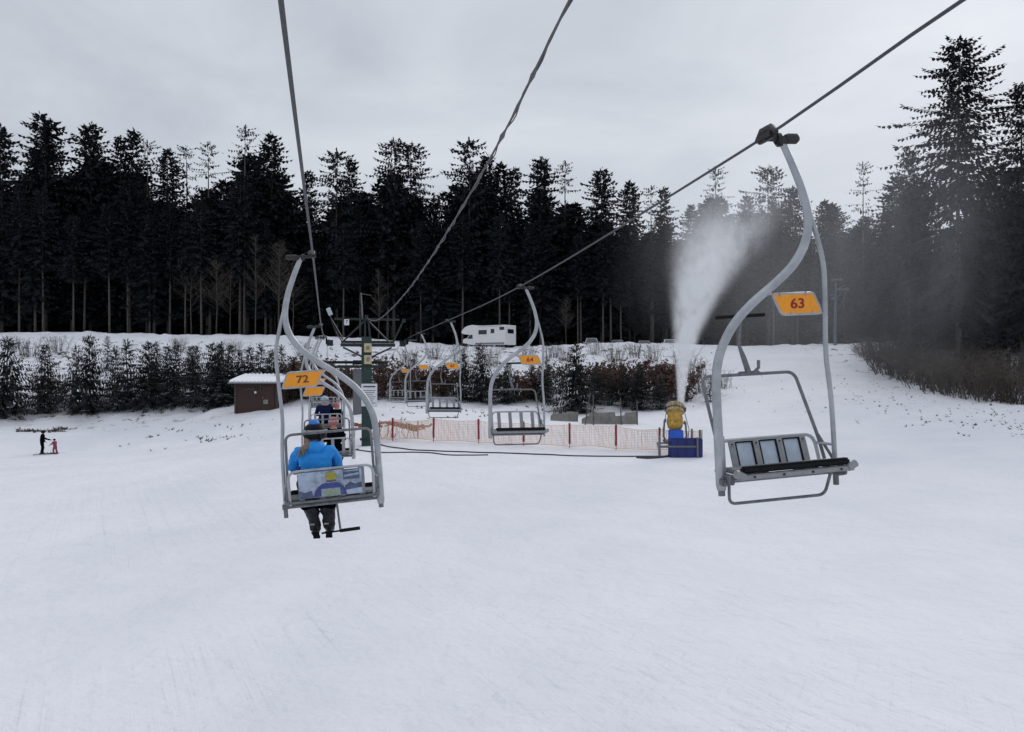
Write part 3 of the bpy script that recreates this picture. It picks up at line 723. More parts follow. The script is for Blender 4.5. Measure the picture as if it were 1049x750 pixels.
pF, hp = standing('small child in a dusky pink snowsuit and dark helmet beside the adult', pp, 1.05, R(75), [M['pinkcloth'], M['pinkcloth'], M['boot'], M['skin'], M['blackcloth']],
    ((.27, .15, 1.2), (.22, .42, 1.12), (.22, .50, 1.1)), ((-.27, .15, 1.2), (-.24, .40, 1.05), (-.24, .48, 1.02)), .15, .08)
hh = helmet(pF, hp, Matrix.Identity(3), M['helmet'], False)
for rt_, pos, th, lbs in ((pE, GX(43, 54), R(-55), ('left', 'adult in black')), (pF, GX(56.5, 54), R(75), ('left', 'child in pink'))):
    s = rt_.scale.z
    for sx, w in ((-1, 'left'), (1, 'right')):
        q = Matrix.Rotation(th, 3, 'Z') @ Vector((sx * .24 * s, .05, 0))
        sk = ski(pos + q + Vector((0, 0, .012)), th, 0, 1.5 * s if s > .8 else .85, f'ski under the {w} boot of the standing {lbs[1]}')
        sk['group'] = 'skis of the pair standing on the run'

# ------------------------------------------------------------------ lift tower
T0 = GX(375.5, 40); tw = thing('lift_tower', T0, 'dark green lift tower with crossarms, cream boxes and a white notice board', 'lift tower')
tw.rotation_euler = (0, 0, TH)
def TL(px, py, dd=0.0):        # tower face pixel -> tower local
    w = Vector(((px - 375.5) / 20.0, dd, ZC + (CY - py) / 20.0 - T0.z)); return w
col = MB().box((0, 0, (TL(0, 345).z) / 2 - .2), (.50, .46, TL(0, 345).z + .4), None, 0, .03)
part('column', col, M['darkgreen'], tw)
part('column_collar', MB().box((0, 0, TL(0, 375).z), (.72, .56, .10), None, 0, .01).box((.0, 0, TL(0, 450).z), (.66, .6, .08)), M['greensteel'], tw)
ca = MB()
ca.box(TL(377, 353.5), (2.75, .16, .17)); ca.box(TL(377, 350.2, .3), (2.7, .10, .12))
part('crossarm', ca, M['greensteel'], tw)
st = MB()
for a, b in (((375.5, 327), (352, 350)), ((375.5, 327), (399, 351)), ((413, 328), (403, 350)), ((340.5, 328), (352, 348)), ((352, 356), (372, 366)), ((401, 356), (380, 366)), ((374, 326), (374, 346)), ((377, 326), (379, 346))):
    st.tube([TL(*a), TL(*b)], .045, 6)
st.box(TL(376, 327), (3.3, .08, .10)); st.box(TL(413.5, 328), (.18, .2, .18)); st.box(TL(375.5, 325), (.16, .2, .2))
part('head_truss', st, M['greensteel'], tw)
for s, line in ((-1, lineL(40)), (1, lineR(40))):
    q = Matrix.Rotation(-TH, 3, 'Z') @ (line - T0); sh = MB()
    sh.box((q.x + s * -.10, 0, q.z - .17), (.08, 1.9, .14)); sh.box((q.x - s * .18, 0, q.z - .25), (.3, .2, .3))
    so = part('sheave_train', sh, M['greensteel'], tw)
    for y in (-.75, -.25, .25, .75):
        w = MB().lathe([(.06, -.03), (.17, -.035), (.13, 0), (.17, .035), (.06, .03)], 18, Matrix.Translation((q.x, y, q.z - .155)) @ Matrix.Rotation(R(90), 4, 'Y'))
        part('sheave_wheel', w, M['blk'], so, True)
    hk = MB().box((q.x + s * .32, 0, q.z - .05), (.45, .9, .05)); part('rope_catcher', hk, M['greensteel'], so)
for i, y in enumerate((356.5, 368.5)):
    b = MB().box(TL(376.5, y, -.33), (.38, .2, .46), None, 0, .02)
    bo = part('control_box', b, M['cream'], tw)
    part('box_badge', MB().blob(TL(376.5, y, -.435), (.10, .012, .12), 0, 12, 6), M['concrete'], bo)
nb = part('notice_board', MB().box(TL(378, 404.5, -.29), (.80, .03, 1.15), None, 0, .006), M['white'], tw)
ln = MB().box(TL(378, 396, -.309), (.6, .004, .07))
for k in range(7): ln.box(TL(378 - (k % 3) * .5, 400 + k * 2.1, -.309), (.62 - .08 * (k % 3), .004, .025))
part('printed_line', ln, M['ink'], nb)
nw = Vector(TL(355.5, 330.5, -.14)); npl = part('number_board', MB().box(nw, (.24, .02, .30)), M['white'], tw)
t = link('number', text_mesh('7', .26, .001, M['ink']), npl); t.location = nw + Vector((0, -.0125, 0)); t.rotation_euler = (R(90), 0, 0)
ar = MB().tube([TL(351, 350), TL(345, 341), TL(341, 330), TL(338.5, 322)], .03, 6)
fa = part('lamp_arm', ar, M['greensteel'], tw)
part('floodlight', MB().box(TL(338.5, 320, -.1), (.22, .2, .36), Matrix.Rotation(R(-22), 3, 'Y') @ Matrix.Rotation(R(20), 3, 'X'), 0, .02), M['lamp'], fa)
am = MB().tube([TL(371.5, 327), TL(370, 300)], [.04, .03], 6); am.tube([TL(370, 301), TL(380, 302.5)], .012, 5); part('antenna', am, M['galv_dark'], tw)

# ------------------------------------------------------------------ return station behind the tower
rs_p = Vector((wheel_c.x, wheel_c.y, gz(wheel_c.x, wheel_c.y)))
rs = thing('return_station', rs_p, 'lift return station with a large black horizontal wheel behind the tower', 'lift station', None, TH)
hw = wheel_c.z - rs_p.z
part('post', MB().box((0, 0, hw / 2 - .3), (.6, .6, hw - .3), None, 0, .03), M['galv_dark'], rs)
rim = []
for k in range(48): a = 2 * math.pi * k / 48; rim.append((wr * .985 * math.cos(a), wr * .985 * math.sin(a), 0))
bw = MB().tube(rim, .085, 8, closed=True)
for k in range(8): a = math.pi * k / 4; bw.box((wr * .5 * math.cos(a), wr * .5 * math.sin(a), 0), (wr * .96, .08, .07), Matrix.Rotation(a, 3, 'Z'))
bw.lathe([(.3, -.15), (.3, .15)], 16)
whl = part('bull_wheel', bw, M['blk'], rs, True); whl.location.z = hw
ff = MB()
for s in (-1, 1): ff.box((s * 1.2, -.2, -.26 + hw), (.1, 2.8, .14)); ff.tube([(s * 1.2, -.9, hw - .3), (0, 0, hw - 1.5)], .05, 6)
ff.box((0, -1.6, -.30 + hw), (3.6, .12, .16)); ff.box((0, 1.1, -.26 + hw), (2.6, .12, .14))
part('wheel_frame', ff, M['greensteel'], rs)
# ------------------------------------------------------------------ safety net fence with posts
fpx = [(389, 41.6), (402, 41.3), (444, 40.7), (490.5, 40.2), (536.5, 39.7), (583.5, 39.3), (631, 38.9), (675.5, 38.6), (719, 38.6)]
fp = [GX(px, d) for px, d in fpx]
fn = thing('net_fence', fp[4], 'long pale orange net fence on dark red posts across the run', 'fence')
hts = [1.06, 1.14, 1.17, 1.17, 1.15, 1.16, 1.17, 1.08, 1.0]
nt = MB()
def fpt(i, t, v):               # span i, t along, v up 0..1
    p = fp[i].lerp(fp[i + 1], t); sag = math.sin(math.pi * t)
    g = gz(p.x, p.y); top = hts[i] * (1 - t) + hts[i + 1] * t - .07 * sag * (1 + .4 * math.sin(i * 2.3)); bot = .06 + .05 * sag * (1 + math.sin(i * 1.7))
    off = .10 * sag * math.sin(v * 3 + i) + .02 * noise.noise(Vector((p.x * 4, v * 4, i)))
    dx = .02 * noise.noise(Vector((p.x * 1.5, v * 5, 7 + i)))
    return Vector((p.x + dx, p.y + off, g + bot + (top - bot) * v)) - fp[4]
for i in range(len(fp) - 1):
    L_ = (fp[i + 1] - fp[i]).length; nv = int(L_ / .05)
    for k in range(nv):
        t = (k + .5 + rng.uniform(-.25, .25)) / nv; w = rng.uniform(.006, .014)
        nt.tube([fpt(i, t + .006 * math.sin(v * 9 + k), v) for v in (0, .17, .33, .5, .67, .83, 1)], w, 3, 0, False)
    for k in range(13):
        v = k / 12; w = .022 if k in (0, 12) else .009
        nt.tube([fpt(i, t / 12, v) for t in range(13)], w, 3, 0, False)
part('net', nt, M['net'], fn)
for i, p in enumerate(fp):
    if i in (0, 8): 
        part('post', MB().tube([p - fp[4] + Vector((0, -.03, -.2)), p - fp[4] + Vector((0, -.03, hts[i] + .05))], .02, 8), M['galv_dark'], fn); continue
    q = p - fp[4]; lean = Vector((rng.uniform(-.03, .03), -.04, 0))
    pm = MB().tube([q + lean * .5 + Vector((0, -.03, .22)), q + lean + Vector((0, -.03, hts[i] + .10))], .052, 8); pm.tube([q + Vector((0, -.03, -.25)), q + lean * .5 + Vector((0, -.03, .24))], .016, 6)
    part('post', pm, M['redpost'], fn)
# collapsed net bundle left of the fence
hb = thing('net_bundle', GX(395, 42.3), 'collapsed rust red net bundle slumped beside the tower foot', 'net')
m = MB()
for k in range(26):
    a = rng.uniform(-2.0, 1.7); b_ = a + rng.uniform(.5, 1.4); z = .75 + rng.uniform(-.16, .18); q = []
    for j in range(9):
        t = j / 8; x = a + (b_ - a) * t; q.append((x, rng.uniform(-.12, .12), z + .10 * math.sin(x * 2.3 + 1) - .12 * abs(x) * .3 + rng.uniform(-.05, .05)))
    m.tube(q, rng.uniform(.03, .075), 5)
for k in range(20):
    x = rng.uniform(-1.9, 1.6); m.tube([(x, rng.uniform(-.1, .1), .75), (x + rng.uniform(-.2, .2), rng.uniform(-.2, .1), .35), (x + rng.uniform(-.3, .3), rng.uniform(-.2, .1), .0)], .016, 4)
part('folds', m, M['netred'], hb)
for x in (-1.95, 1.75): part('post', MB().tube([(x, 0, -.2), (x, 0, 1.0)], .035, 8), M['redpost'], hb)

# ------------------------------------------------------------------ hose on the snow
def hose(name, pl, r, label):
    pts = smooth_path([GX(px, d, r * .7) for px, d in pl], 8); pts = [Vector((p.x, p.y, gz(p.x, p.y) + r * .8)) for p in pts]
    o = part(name, MB().tube(pts, r, 8), M['hose'], None, True); tag(o, label, 'hose'); return o
hose('supply_hose', [(383, 41.0), (396, 39.3), (424, 37.9), (470, 37.4), (512, 37.2), (560, 36.9), (620, 36.6), (660, 36.7), (686, 36.9)], .032, 'long dark supply hose lying on the snow from tower to snow gun')
hose('loose_hose', [(360, 38.6), (385, 37.4), (410, 37.2), (440, 37.0), (462, 36.5), (500, 36.6)], .03, 'short loose hose lying on the snow in front of the tower')
hose('feed_hose', [(652, 36.2), (664, 36.0), (676, 36.3), (684, 36.8)], .05, 'short thick feed hose at the foot of the snow gun')

# ------------------------------------------------------------------ snow gun
gp = GX(692, 37.0); gn = thing('snow_gun', gp, 'yellow fan snow gun on a blue base blowing artificial snow', 'snow gun')
def GL(px, py, dd=0): return Vector(((px - 692) / 21.6, dd, ZC + (CY - py) / F * 37 - gp.z))
ax = Vector((.11, .55, .85)).normalized(); base = GL(691.5, 440, .0)
q = Vector((0, 0, 1)).rotation_difference(ax).to_matrix().to_4x4(); mt = Matrix.Translation(base) @ q
ba = MB().lathe([(.16, -.05), (.28, .02), (.35, .16), (.385, .36), (.37, .58), (.345, .80), (.34, .95), (.32, .95)], 28, mt)
part('barrel', ba, M['yellow'], gn, True)
rg = MB().lathe([(.34, .88), (.43, .92), (.45, 1.00), (.41, 1.06), (.46, 1.12), (.46, 1.26), (.40, 1.34), (.31, 1.34), (.29, 1.0)], 28, mt)
ro = part('nozzle_ring', rg, M['ochre'], gn, True)
nz_ = MB()
for k in range(20):
    a = 2 * math.pi * k / 20
    for z in (1.06, 1.22): nz_.box(mt @ Vector((.435 * math.cos(a), .435 * math.sin(a), z)), (.05, .05, .06))
part('nozzle', nz_, M['grip'], ro)
for s in (-1, 1): part('side_motor', MB().tube([mt @ Vector((s * .40, 0, 1.15)), mt @ Vector((s * .52, 0, 1.15))], .12, 12), M['grip'], gn, True)
fk = MB()
for s in (-1, 1):
    fk.tube([mt @ Vector((s * .50, 0, .45)), Vector((s * .55, .1, GL(0, 447).z)), Vector((s * .38, .1, GL(0, 455).z))], .045, 8); fk.tube([mt @ Vector((s * .5, 0, .43)), mt @ Vector((s * .42, 0, .43))], .09, 10)
    fk.tube([mt @ Vector((s * .42, -.15, .95)), Vector((s * .62, -.1, GL(0, 440).z)), Vector((s * .55, -.1, GL(0, 452).z))], .018, 6)
part('fork', fk, M['galv_dark'], gn, True)
part('control_box', MB().box(GL(691, 445.5, -.28), (.66, .3, .52), None, 0, .03), M['gunblue'], gn)
ped = MB().tube([(0, .1, -.2), (0, .1, GL(0, 448).z)], .10, 10); ped.box(GL(690, 452, 0), (.9, .7, .12), None, 0, .02); part('pedestal', ped, M['galv_dark'], gn)
fm = MB()
fm.tube([GL(673, 456.5, -.5), GL(713, 456.5, -.5)], .055, 6); fm.tube([GL(684, 450, -.45), GL(706, 451, -.45)], .045, 6); fm.tube([GL(673, 458, -.5), GL(675, 455, .5), GL(710, 455, .5), GL(712, 457, -.5)], .04, 6)
part('frame', fm, M['galv_dark'], gn)
for px, ya, yb, dd in ((673.5, 446, 473, -.5), (707.5, 439, 470, -.25), (711.5, 447, 472, -.55), (718.5, 441, 463, .3)):
    part('leg', MB().tube([GL(px, ya, dd), GL(px + .4, yb, dd)], .05, 8), M['galv_dark'], gn)
# crash pad and red post beside it
pd = thing('crash_pad', GX(702, 36.7), 'dark navy crash pad standing on the snow below the snow gun', 'crash pad'); z0 = pd.location.z
pdm = MB().box((0, .0, .44), (1.56, .42, .92), None, 0, .05); part('pad', pdm, M['padblue'], pd, True)
sm = MB()
for x in (-.4, .0, .4): sm.box((x, -.213, .44), (.012, .008, .84))
part('strap', sm, M['navy'], pd)
rp = GX(675.2, 37.6); o = part('marker_post', MB().tube([rp + Vector((0, 0, -.2)), rp + Vector((.02, 0, 1.25))], [.05, .045], 8), M['redpost'], None, True); tag(o, 'single dark red marker post at the left side of the snow gun', 'post')

# ------------------------------------------------------------------ hut
hd = 62.0; hpz = GX(263, hd); hut = thing('wooden_hut', hpz + Vector((0, 1.4, 0)), 'small brown board hut with a snowy corrugated roof', 'hut', None, R(-3))
W, D_, H = 3.45, 2.6, 2.35
wl = MB().box((0, 0, H / 2 - .15), (W - .06, D_ - .06, H + .3))
for k in range(13): wl.box((0, rng.uniform(-.008, .008), -.2 + (k + .5) * .196), (W + rng.uniform(-.02, .01), D_ + rng.uniform(-.02, .012), .176), Matrix.Rotation(rng.uniform(-.003, .003), 3, 'Y'))
part('wall', wl, M['plank'], hut)
cr = MB()
for s in (-1, 1): cr.box((s * (W / 2 - .02), -D_ / 2 - .02, H / 2 - .1), (.12, .06, H + .2))
cr.box((.35, -D_ / 2 - .02, H - .45), (.07, .05, .9)); cr.box((0, -D_ / 2 - .05, H - .05), (W + .3, .06, .14)); part('corner_board', cr, M['twig'], hut)
rf = MB().box((0, -.1, H + .10), (W + .8, D_ + .9, .07), Matrix.Rotation(R(8), 3, 'X')); ro = part('roof', rf, M['galv_dark'], hut)
sn = MB(); n = 80; vs = []; fs = []; prof = [(-.57 * D_ - .1, .02), (-.58 * D_ - .1, .10), (-.55 * D_, .18), (0, .22), (.6 * D_, .22), (.6 * D_, .02)]
for i in range(n + 1):
    x = (-.5 + i / n) * (W + .82); w = .13 * abs(math.sin(i / n * math.pi * 13)) ** .6 - .05; 
    for k, (y, z) in enumerate(prof): vs.append((x, y - (.03 * w / .04 if k < 3 else 0), z + H + .12 - .087 * -y * -1 * -1 * .0 + (w * .9 if 0 < k < 5 else 0) + y * -.0))
for i in range(n):
    for k in range(len(prof)): k2 = (k + 1) % len(prof); fs.append((i * 6 + k, i * 6 + k2, (i + 1) * 6 + k2, (i + 1) * 6 + k))
fs += [tuple(range(6)), tuple(n * 6 + k for k in reversed(range(6)))]
sn.add([(x, y, z - .03 + (y + .1) * math.tan(R(8))) for x, y, z in vs], fs); part('roof_snow', sn, M['snowcap'], ro, True)
vt = MB().box((-.55, -D_ / 2 - .03, 1.72), (.85, .04, .12)); part('vent_slot', vt, M['ink'], hut)
dr = part('door', MB().box((.95, -D_ / 2 - .02, 1.02), (.95, .05, 2.0)), M['plank'], hut); part('handle', MB().box((.56, -D_ / 2 - .07, 1.05), (.05, .05, .14)), M['galv_dark'], dr)
part('meter_box', MB().box((.8, -D_ / 2 - .09, .72), (.38, .14, .36), None, 0, .015), M['concrete'], hut); part('bulkhead_lamp', MB().blob((-.05, -D_ / 2 - .06, 1.48), (.11, .07, .11)), M['white'], hut, True)

# ------------------------------------------------------------------ low concrete slabs, stakes, drag-lift pylon
def slab(px0, px1, d, h, steps, label):
    a, b = GX(px0, d), GX(px1, d); L_ = b.x - a.x; m = MB()
    poly = [(0, -.4)] + [(L_ * t, h * k) for t, k in steps] + [(L_, -.4)]
    z0 = min(a.z, b.z)
    m.prism(poly, -.15, .15, lambda u, v, w: Vector((u, w, v)))
    o = part('concrete_slab', m, M['concrete'], None); o.location = (a.x, d, z0); tag(o, label, 'concrete slab')
    cap = MB()
    return o
slab(596, 652, 51.5, .92, [(0, .35), (.14, .62), (.16, .78), (.60, .84), (.61, .55), (.78, .60), (.80, .82), (1, .86)], 'long grey concrete slab with a stepped top behind the net fence')
slab(564, 592, 53, .75, [(0, .5), (.1, .75), (.55, .65), (.6, .9), (1, .85)], 'shorter dark concrete slab left of the stepped one')
for i, (pa, pb, d, h, lb) in enumerate(((599, 605, 50.5, 2.05, 'leaning bare wooden stake propped left of the stepped concrete slab'), (608, 608, 50.5, 1.9, 'upright bare stake nearest the leaning stake'), (636.5, 636, 50.8, 1.75, 'thin upright stake in front of the dip of the concrete slab'), (653, 653, 50.9, 1.65, 'thin stake at the right end of the concrete slab'))):
    a = GX(pa, d); b = Vector(((pb - CX) / F * d, d + .2, a.z + h))
    tag(part('wooden_stake', MB().tube([a + Vector((0, 0, -.2)), b], [.045, .035], 6), M['bark'], None), lb, 'stake', 'stakes behind the net fence')
pyd = 92.0; pyl = thing('lift_pylon', GX(855.5, pyd), 'slim rimed drag lift pylon with crossarms before the dark trees', 'pylon')
pz = pyl.location.z
def PYL(px, py): return Vector(((px - 855.5) / F * pyd, 0, ZC + (CY - py) / F * pyd - pz))
pm = MB().tube([(0, 0, -.3), PYL(856, 289)], [.22, .13], 8); part('mast', pm, M['ice'], pyl)
xa = MB().box(PYL(858.5, 286.5), (1.3, .15, .16)).box(PYL(862, 296.3), (1.5, .15, .2)); xa.tube([PYL(852, 299), PYL(866, 292)], .05, 5); xa.tube([PYL(855, 308), PYL(864, 297)], .04, 5); xa.tube([PYL(868, 297), PYL(859, 317)], .03, 5); xa.tube([PYL(865.5, 297), PYL(864, 316)], .025, 5); xa.box(PYL(852.5, 302), (.5, .15, .15))
part('crossarm', xa, M['ice'], pyl)
sv = MB()
for px, py in ((853, 287), (861, 286.5), (868, 296.5), (853.5, 306), (855, 339)): sv.blob(PYL(px, py), (.22, .14, .2))
part('sheave', sv, M['ice'], pyl)

# ------------------------------------------------------------------ motorhome and parked cars above the bank
md = 95.0; mp_ = GX(501, md); mh = thing('motorhome', mp_, 'white motorhome with an overcab bed parked above the bank', 'motorhome', None, R(-36))
dz = P(0, 356.5, md).z - mp_.z
mh.location.z = P(0, 333.5, md).z - 2.85
prof = [(-3.25, .75), (-3.2, 1.2), (-2.55, 1.35), (-2.2, 1.75), (-3.05, 1.82), (-3.42, 1.95), (-3.45, 2.12), (-3.25, 2.42), (-2.9, 2.68), (-2.3, 2.87), (-1.7, 2.92), (-.9, 2.80), (3.2, 2.80), (3.25, 2.7), (3.25, .45), (-1.6, .45)]
part('body', MB().prism(prof, -1.08, 1.08, lambda a, b, d: Vector((a, d, b))), M['camper'], mh)
wb = MB()
for (x, z, w, h) in ((-.15, 2.0, 1.25, .52), (1.35, 2.1, .55, .5)):
    wo = part('side_window', MB().box((x, -1.085, z), (w, .04, h), None, 0, .01), M['glassdark'], mh)
part('side_window', MB().box((2.75, -1.085, 2.38), (.7, .04, .36), None, 0, .01), M['glassdark'], mh)
part('rear_window', MB().box((3.255, 0, 2.05), (.04, 1.2, .5)), M['glassdark'], mh)
part('cab_window', MB().prism([(-2.5, 1.25), (-1.7, 1.25), (-1.7, 1.72), (-2.15, 1.72)], -1.1, -1.07, lambda a, b, d: Vector((a, d, b))), M['glassdark'], mh)
part('windscreen', MB().prism([(-2.5, 1.40), (-2.22, 1.72), (-2.2, 1.69), (-2.48, 1.37)], -.9, .9, lambda a, b, d: Vector((a - .03, d, b))), M['glassdark'], mh)
for x in (-2.35, 1.6):
    for y in (-.95, .95):
        w = part('wheel', MB().lathe([(.2, -.1), (.34, -.1), (.34, .1), (.2, .1)], 18, Matrix.Translation((x, y, .34)) @ Matrix.Rotation(R(90), 4, 'X')), M['tyre'], mh)
        part('rim', MB().lathe([(.05, -.108), (.2, -.108), (.2, .108), (.05, .108)], 14, Matrix.Translation((x, y, .34)) @ Matrix.Rotation(R(90), 4, 'X')), M['carsilver'], w)
part('skirt', MB().box((.9, -1.087, .62), (4.4, .03, .22)), M['cargrey'], mh)
part('awning_box', MB().box((.9, -1.13, 2.72), (3.4, .1, .1), None, 0, .02), M['white'], mh)
def car(px, d, ytop, body, label, h=1.45):
    p = GX(px, d); c = thing('parked_car', (p.x, p.y, P(0, ytop, d).z - h), label, 'car', 'cars parked above the bank', rng.uniform(-.12, .12)); s = h / 1.45
    pr = [(-2.05, .32), (-2.1, .62), (-2.0, .86), (-1.15, .98), (1.45, .98), (2.0, .9), (2.08, .6), (2.0, .32)]
    part('body', MB().prism(pr, -.86, .86, lambda a, b, dd: Vector((dd, a, b * s))), M[body], c)
    cab = MB(); lo = [(-.80, -1.25), (.80, -1.25), (.80, 1.7), (-.80, 1.7)]; hi = [(-.60, -.45), (.60, -.45), (.60, 1.1), (-.60, 1.1)]
    vs = [(a, b, .97 * s) for a, b in lo] + [(a, b, h - .03) for a, b in hi] + [(a * .9, b * .9 + .03, h) for a, b in hi]
    fs = [(0, 1, 5, 4), (1, 2, 6, 5), (2, 3, 7, 6), (3, 0, 4, 7), (4, 5, 9, 8), (5, 6, 10, 9), (6, 7, 11, 10), (7, 4, 8, 11), (8, 9, 10, 11)]
    cab.add(vs, fs); part('roof', cab, M[body], c)
    def on(i0, i1, i2, i3, ins=.10, out=.012):
        q = [Vector(vs[i]) for i in (i0, i1, i2, i3)]; ce = sum(q, Vector()) / 4; nn = (q[1] - q[0]).cross(q[3] - q[0]).normalized()
        if nn.dot(ce - Vector((0, .2, 1.1))) < 0: nn = -nn
        a = [v + (ce - v).normalized() * ins + nn * out for v in q]; b = [v - nn * .02 for v in a]; 
        return MB().add(a + b, [(0, 1, 2, 3), (7, 6, 5, 4)] + [(i, i + 4, (i + 1) % 4 + 4, (i + 1) % 4) for i in range(4)])
    part('windscreen', on(0, 1, 5, 4), M['glassdark'], c); part('rear_window', on(2, 3, 7, 6), M['glassdark'], c)
    part('side_window', on(1, 2, 6, 5, .12), M['glassdark'], c); part('side_window', on(3, 0, 4, 7, .12), M['glassdark'], c)
    for sx in (-1, 1):
        part('headlight', MB().blob((sx * .62, -2.02, .72 * s), (.17, .07, .09)), M['lamp'], c); part('mirror', MB().blob((sx * .93, -.85, 1.0 * s), (.09, .06, .07)), M[body], c)
        for y in (-1.3, 1.3): part('wheel', MB().lathe([(.1, -.1), (.31, -.1), (.31, .1), (.1, .1)], 16, Matrix.Translation((sx * .78, y, .31)) @ Matrix.Rotation(R(90), 4, 'Y')), M['tyre'], c)
    return c
car(606, 94.5, 346.4, 'carsilver', 'silver van-like car parked first right of the motorhome', 1.75)
car(632.5, 95, 348.3, 'cargrey', 'grey car parked second right of the motorhome')
car(659.5, 95.5, 349.0, 'cargrey', 'grey car parked third right of the motorhome, showing least above the snow')
car(685.5, 94, 347.8, 'carwhite', 'pale car parked above the bank directly behind the snow plume')

# ------------------------------------------------------------------ trees
def spruce_meshes(h, base, rmax, seed, leaf=.5, lw=.30, core=5, whorl=.6, nb=5, droop=.5, shape=.8, fill=1.0, snow=0.0, forks=1, gap=0.0):
    r = random.Random(seed); V = []; Fc = []; Mi = []
    def leafq(p, d, wv, l, w, mi=0):
        o = len(V); a = p; b = p + d * l * .55 + wv * w; c = p + d * l; e = p + d * l * .5 - wv * w
        V.extend((tuple(a), tuple(b), tuple(c), tuple(e))); Fc.append((o, o + 1, o + 2, o + 3)); Mi.append(mi)
    tops = [(0, 0, h)] if forks == 1 else [(-.55, 0, h), (.6, .1, h * .975)]
    for fi, (fx, fy, ht) in enumerate(tops):
        z = base if fi == 0 else h * .8
        while z < ht - .15:
            t = (z - base) / (ht - base) if ht > base else 1
            R0 = rmax * min(1, 1.2 * (1 - t) ** (shape - .06)) * (1 + .22 * math.sin(z * 1.9 + seed) * sstep(.3, .7, t)) * (1 if forks == 1 or z < h * .78 else .75) + .22; lf = leaf * (1 - .32 * sstep(.45, .9, t))
            if t < .18: R0 *= .55 + 2.5 * t
            n = max(3, int(round(nb + r.uniform(-1, 1))))
            a0 = r.uniform(0, 6.28); jump = r.random() < gap
            for k in range(n):
                if jump and r.random() < .6: continue
                az = a0 + 6.283 * k / n + r.uniform(-.35, .35); L_ = R0 * r.choice((.5, .75, .95, 1.1, 1.3)) * r.uniform(.9, 1.1)
                d = Vector((math.cos(az), math.sin(az), 0)); sd = Vector((-d.y, d.x, 0))
                s0 = .25 * (t - .35) ; p = Vector((fx * min(1, max(0, (z - h * .78) / (h * .1))) if forks > 1 else 0, fy, z + r.uniform(-.2, .2)))
                ns = max(2, int(L_ / (lf * .62))); pos = p.copy()
                for i in range(ns):
                    u = (i + 1) / ns
                    slope = s0 - droop * (1 - t * .75) * (u * 1.1) + (.55 * droop * max(0, u - .6) * 2)
                    dd = (d + Vector((0, 0, slope))).normalized(); pos = pos + dd * (L_ / ns)
                    if r.random() > fill: continue
                    taper = 1 - .45 * u; ll = lf * taper * r.uniform(.8, 1.3); ww = lf * (lw + .02 * sstep(.5, .9, t)) * r.uniform(.7, 1.3)
                    mi = 1 if snow and r.random() < snow * (1.6 if u > .5 else .5) else 0
                    for sg in (-1, 1):
                        ld = (d * .65 + sd * sg * r.uniform(.5, .9) + Vector((0, 0, -.30 * droop * r.uniform(.4, 1.6)))).normalized()
                        leafq(pos, ld, (dd.cross(ld).cross(ld)).normalized(), ll, ww, mi)
                    if r.random() < .95:                                     # hanging curtain below the bough
                        ld = (d * .35 + sd * r.uniform(-.3, .3) + Vector((0, 0, -1))).normalized()
                        leafq(pos, ld, sd if r.random() < .5 else d, ll * .9, ww, 0)
                leafq(pos, (d + Vector((0, 0, .25))).normalized(), sd, lf * .9, lf * .12, 0)
            for q in range(int(core * (1 - .75 * sstep(.45, .9, t)) + .5)):                                           # inner needles round the stem
                a = r.uniform(0, 6.28); rr_ = R0 * r.uniform(.1, .55); dq = Vector((math.cos(a), math.sin(a), r.uniform(-1.3, -.2))).normalized()
                leafq(Vector((math.cos(a) * rr_, math.sin(a) * rr_, z + r.uniform(-.3, .3))), dq, Vector((-math.sin(a), math.cos(a), r.uniform(-.4, .4))).normalized(), leaf * (1.5 - .7 * t), leaf * (.5 - .22 * t), 0)
            z += whorl * (1.0 - .40 * sstep(.8, 1, t)) * r.uniform(.8, 1.25)
        for k in range(7):                                                  # leader
            a = r.uniform(0, 6.28); leafq(Vector((fx if forks > 1 else 0, fy, ht - .9 + k * .13)), Vector((math.cos(a) * .5, math.sin(a) * .5, 1)).normalized(), Vector((-math.sin(a), math.cos(a), 0)), .45 * leaf + .15, .09 * leaf + .02)
    me = bpy.data.meshes.new('crown'); me.from_pydata(V, [], Fc); me.polygons.foreach_set('material_index', Mi); me.update()
    tb = MB(); rr = h * .0075 + .03; pts = []; rad = []
    for i in range(9): t = i / 8; pts.append((.06 * math.sin(t * 5 + seed), .06 * math.cos(t * 4 + seed), h * .98 * t - (.4 if i == 0 else 0))); rad.append(rr * (1 - t) ** .8 + .015)
    tb.tube(pts, rad, 7)
    for k in range(int(14 if base > 2 else 0)):                               # dead stubs on the bare stem
        z = r.uniform(base * .25, base); a = r.uniform(0, 6.28); l = r.uniform(.5, 1.6)
        tb.tube([(0, 0, z), (math.cos(a) * l, math.sin(a) * l, z - .15 * l)], [.03, .012], 3)
    if forks > 1: tb.tube([(0, 0, h * .78), (.6, .1, h * .9), (.6, .1, h * .97)], [rr * .3, rr * .15, .02], 5)
    return me, tb.mesh('trunk', [M['bark']], True)
def add_mats(me, ms):
    for m in ms: me.materials.append(m)
    return me
SP = {}
def variant(key, **kw):
    cm, tm = spruce_meshes(**kw); add_mats(cm, [M['needle'], M['snowcap']]); SP[key] = (cm, tm, kw['h'])
variant('dense', h=26, base=3.5, rmax=4.3, seed=1, leaf=.95, whorl=.52, nb=7, droop=.55, shape=.68, core=7)
variant('dense2', h=26, base=2.5, rmax=4.8, seed=2, leaf=1.0, whorl=.55, nb=7, droop=.45, shape=.62, core=7)
variant('narrow', h=26, base=5.0, rmax=3.6, seed=3, leaf=.85, whorl=.5, nb=7, droop=.6, shape=.75, core=7)
variant('sparse', h=26, base=8.5, rmax=3.5, seed=4, leaf=.7, whorl=.8, nb=5, droop=.35, shape=.62, fill=.9, gap=.3, lw=.2, core=2)
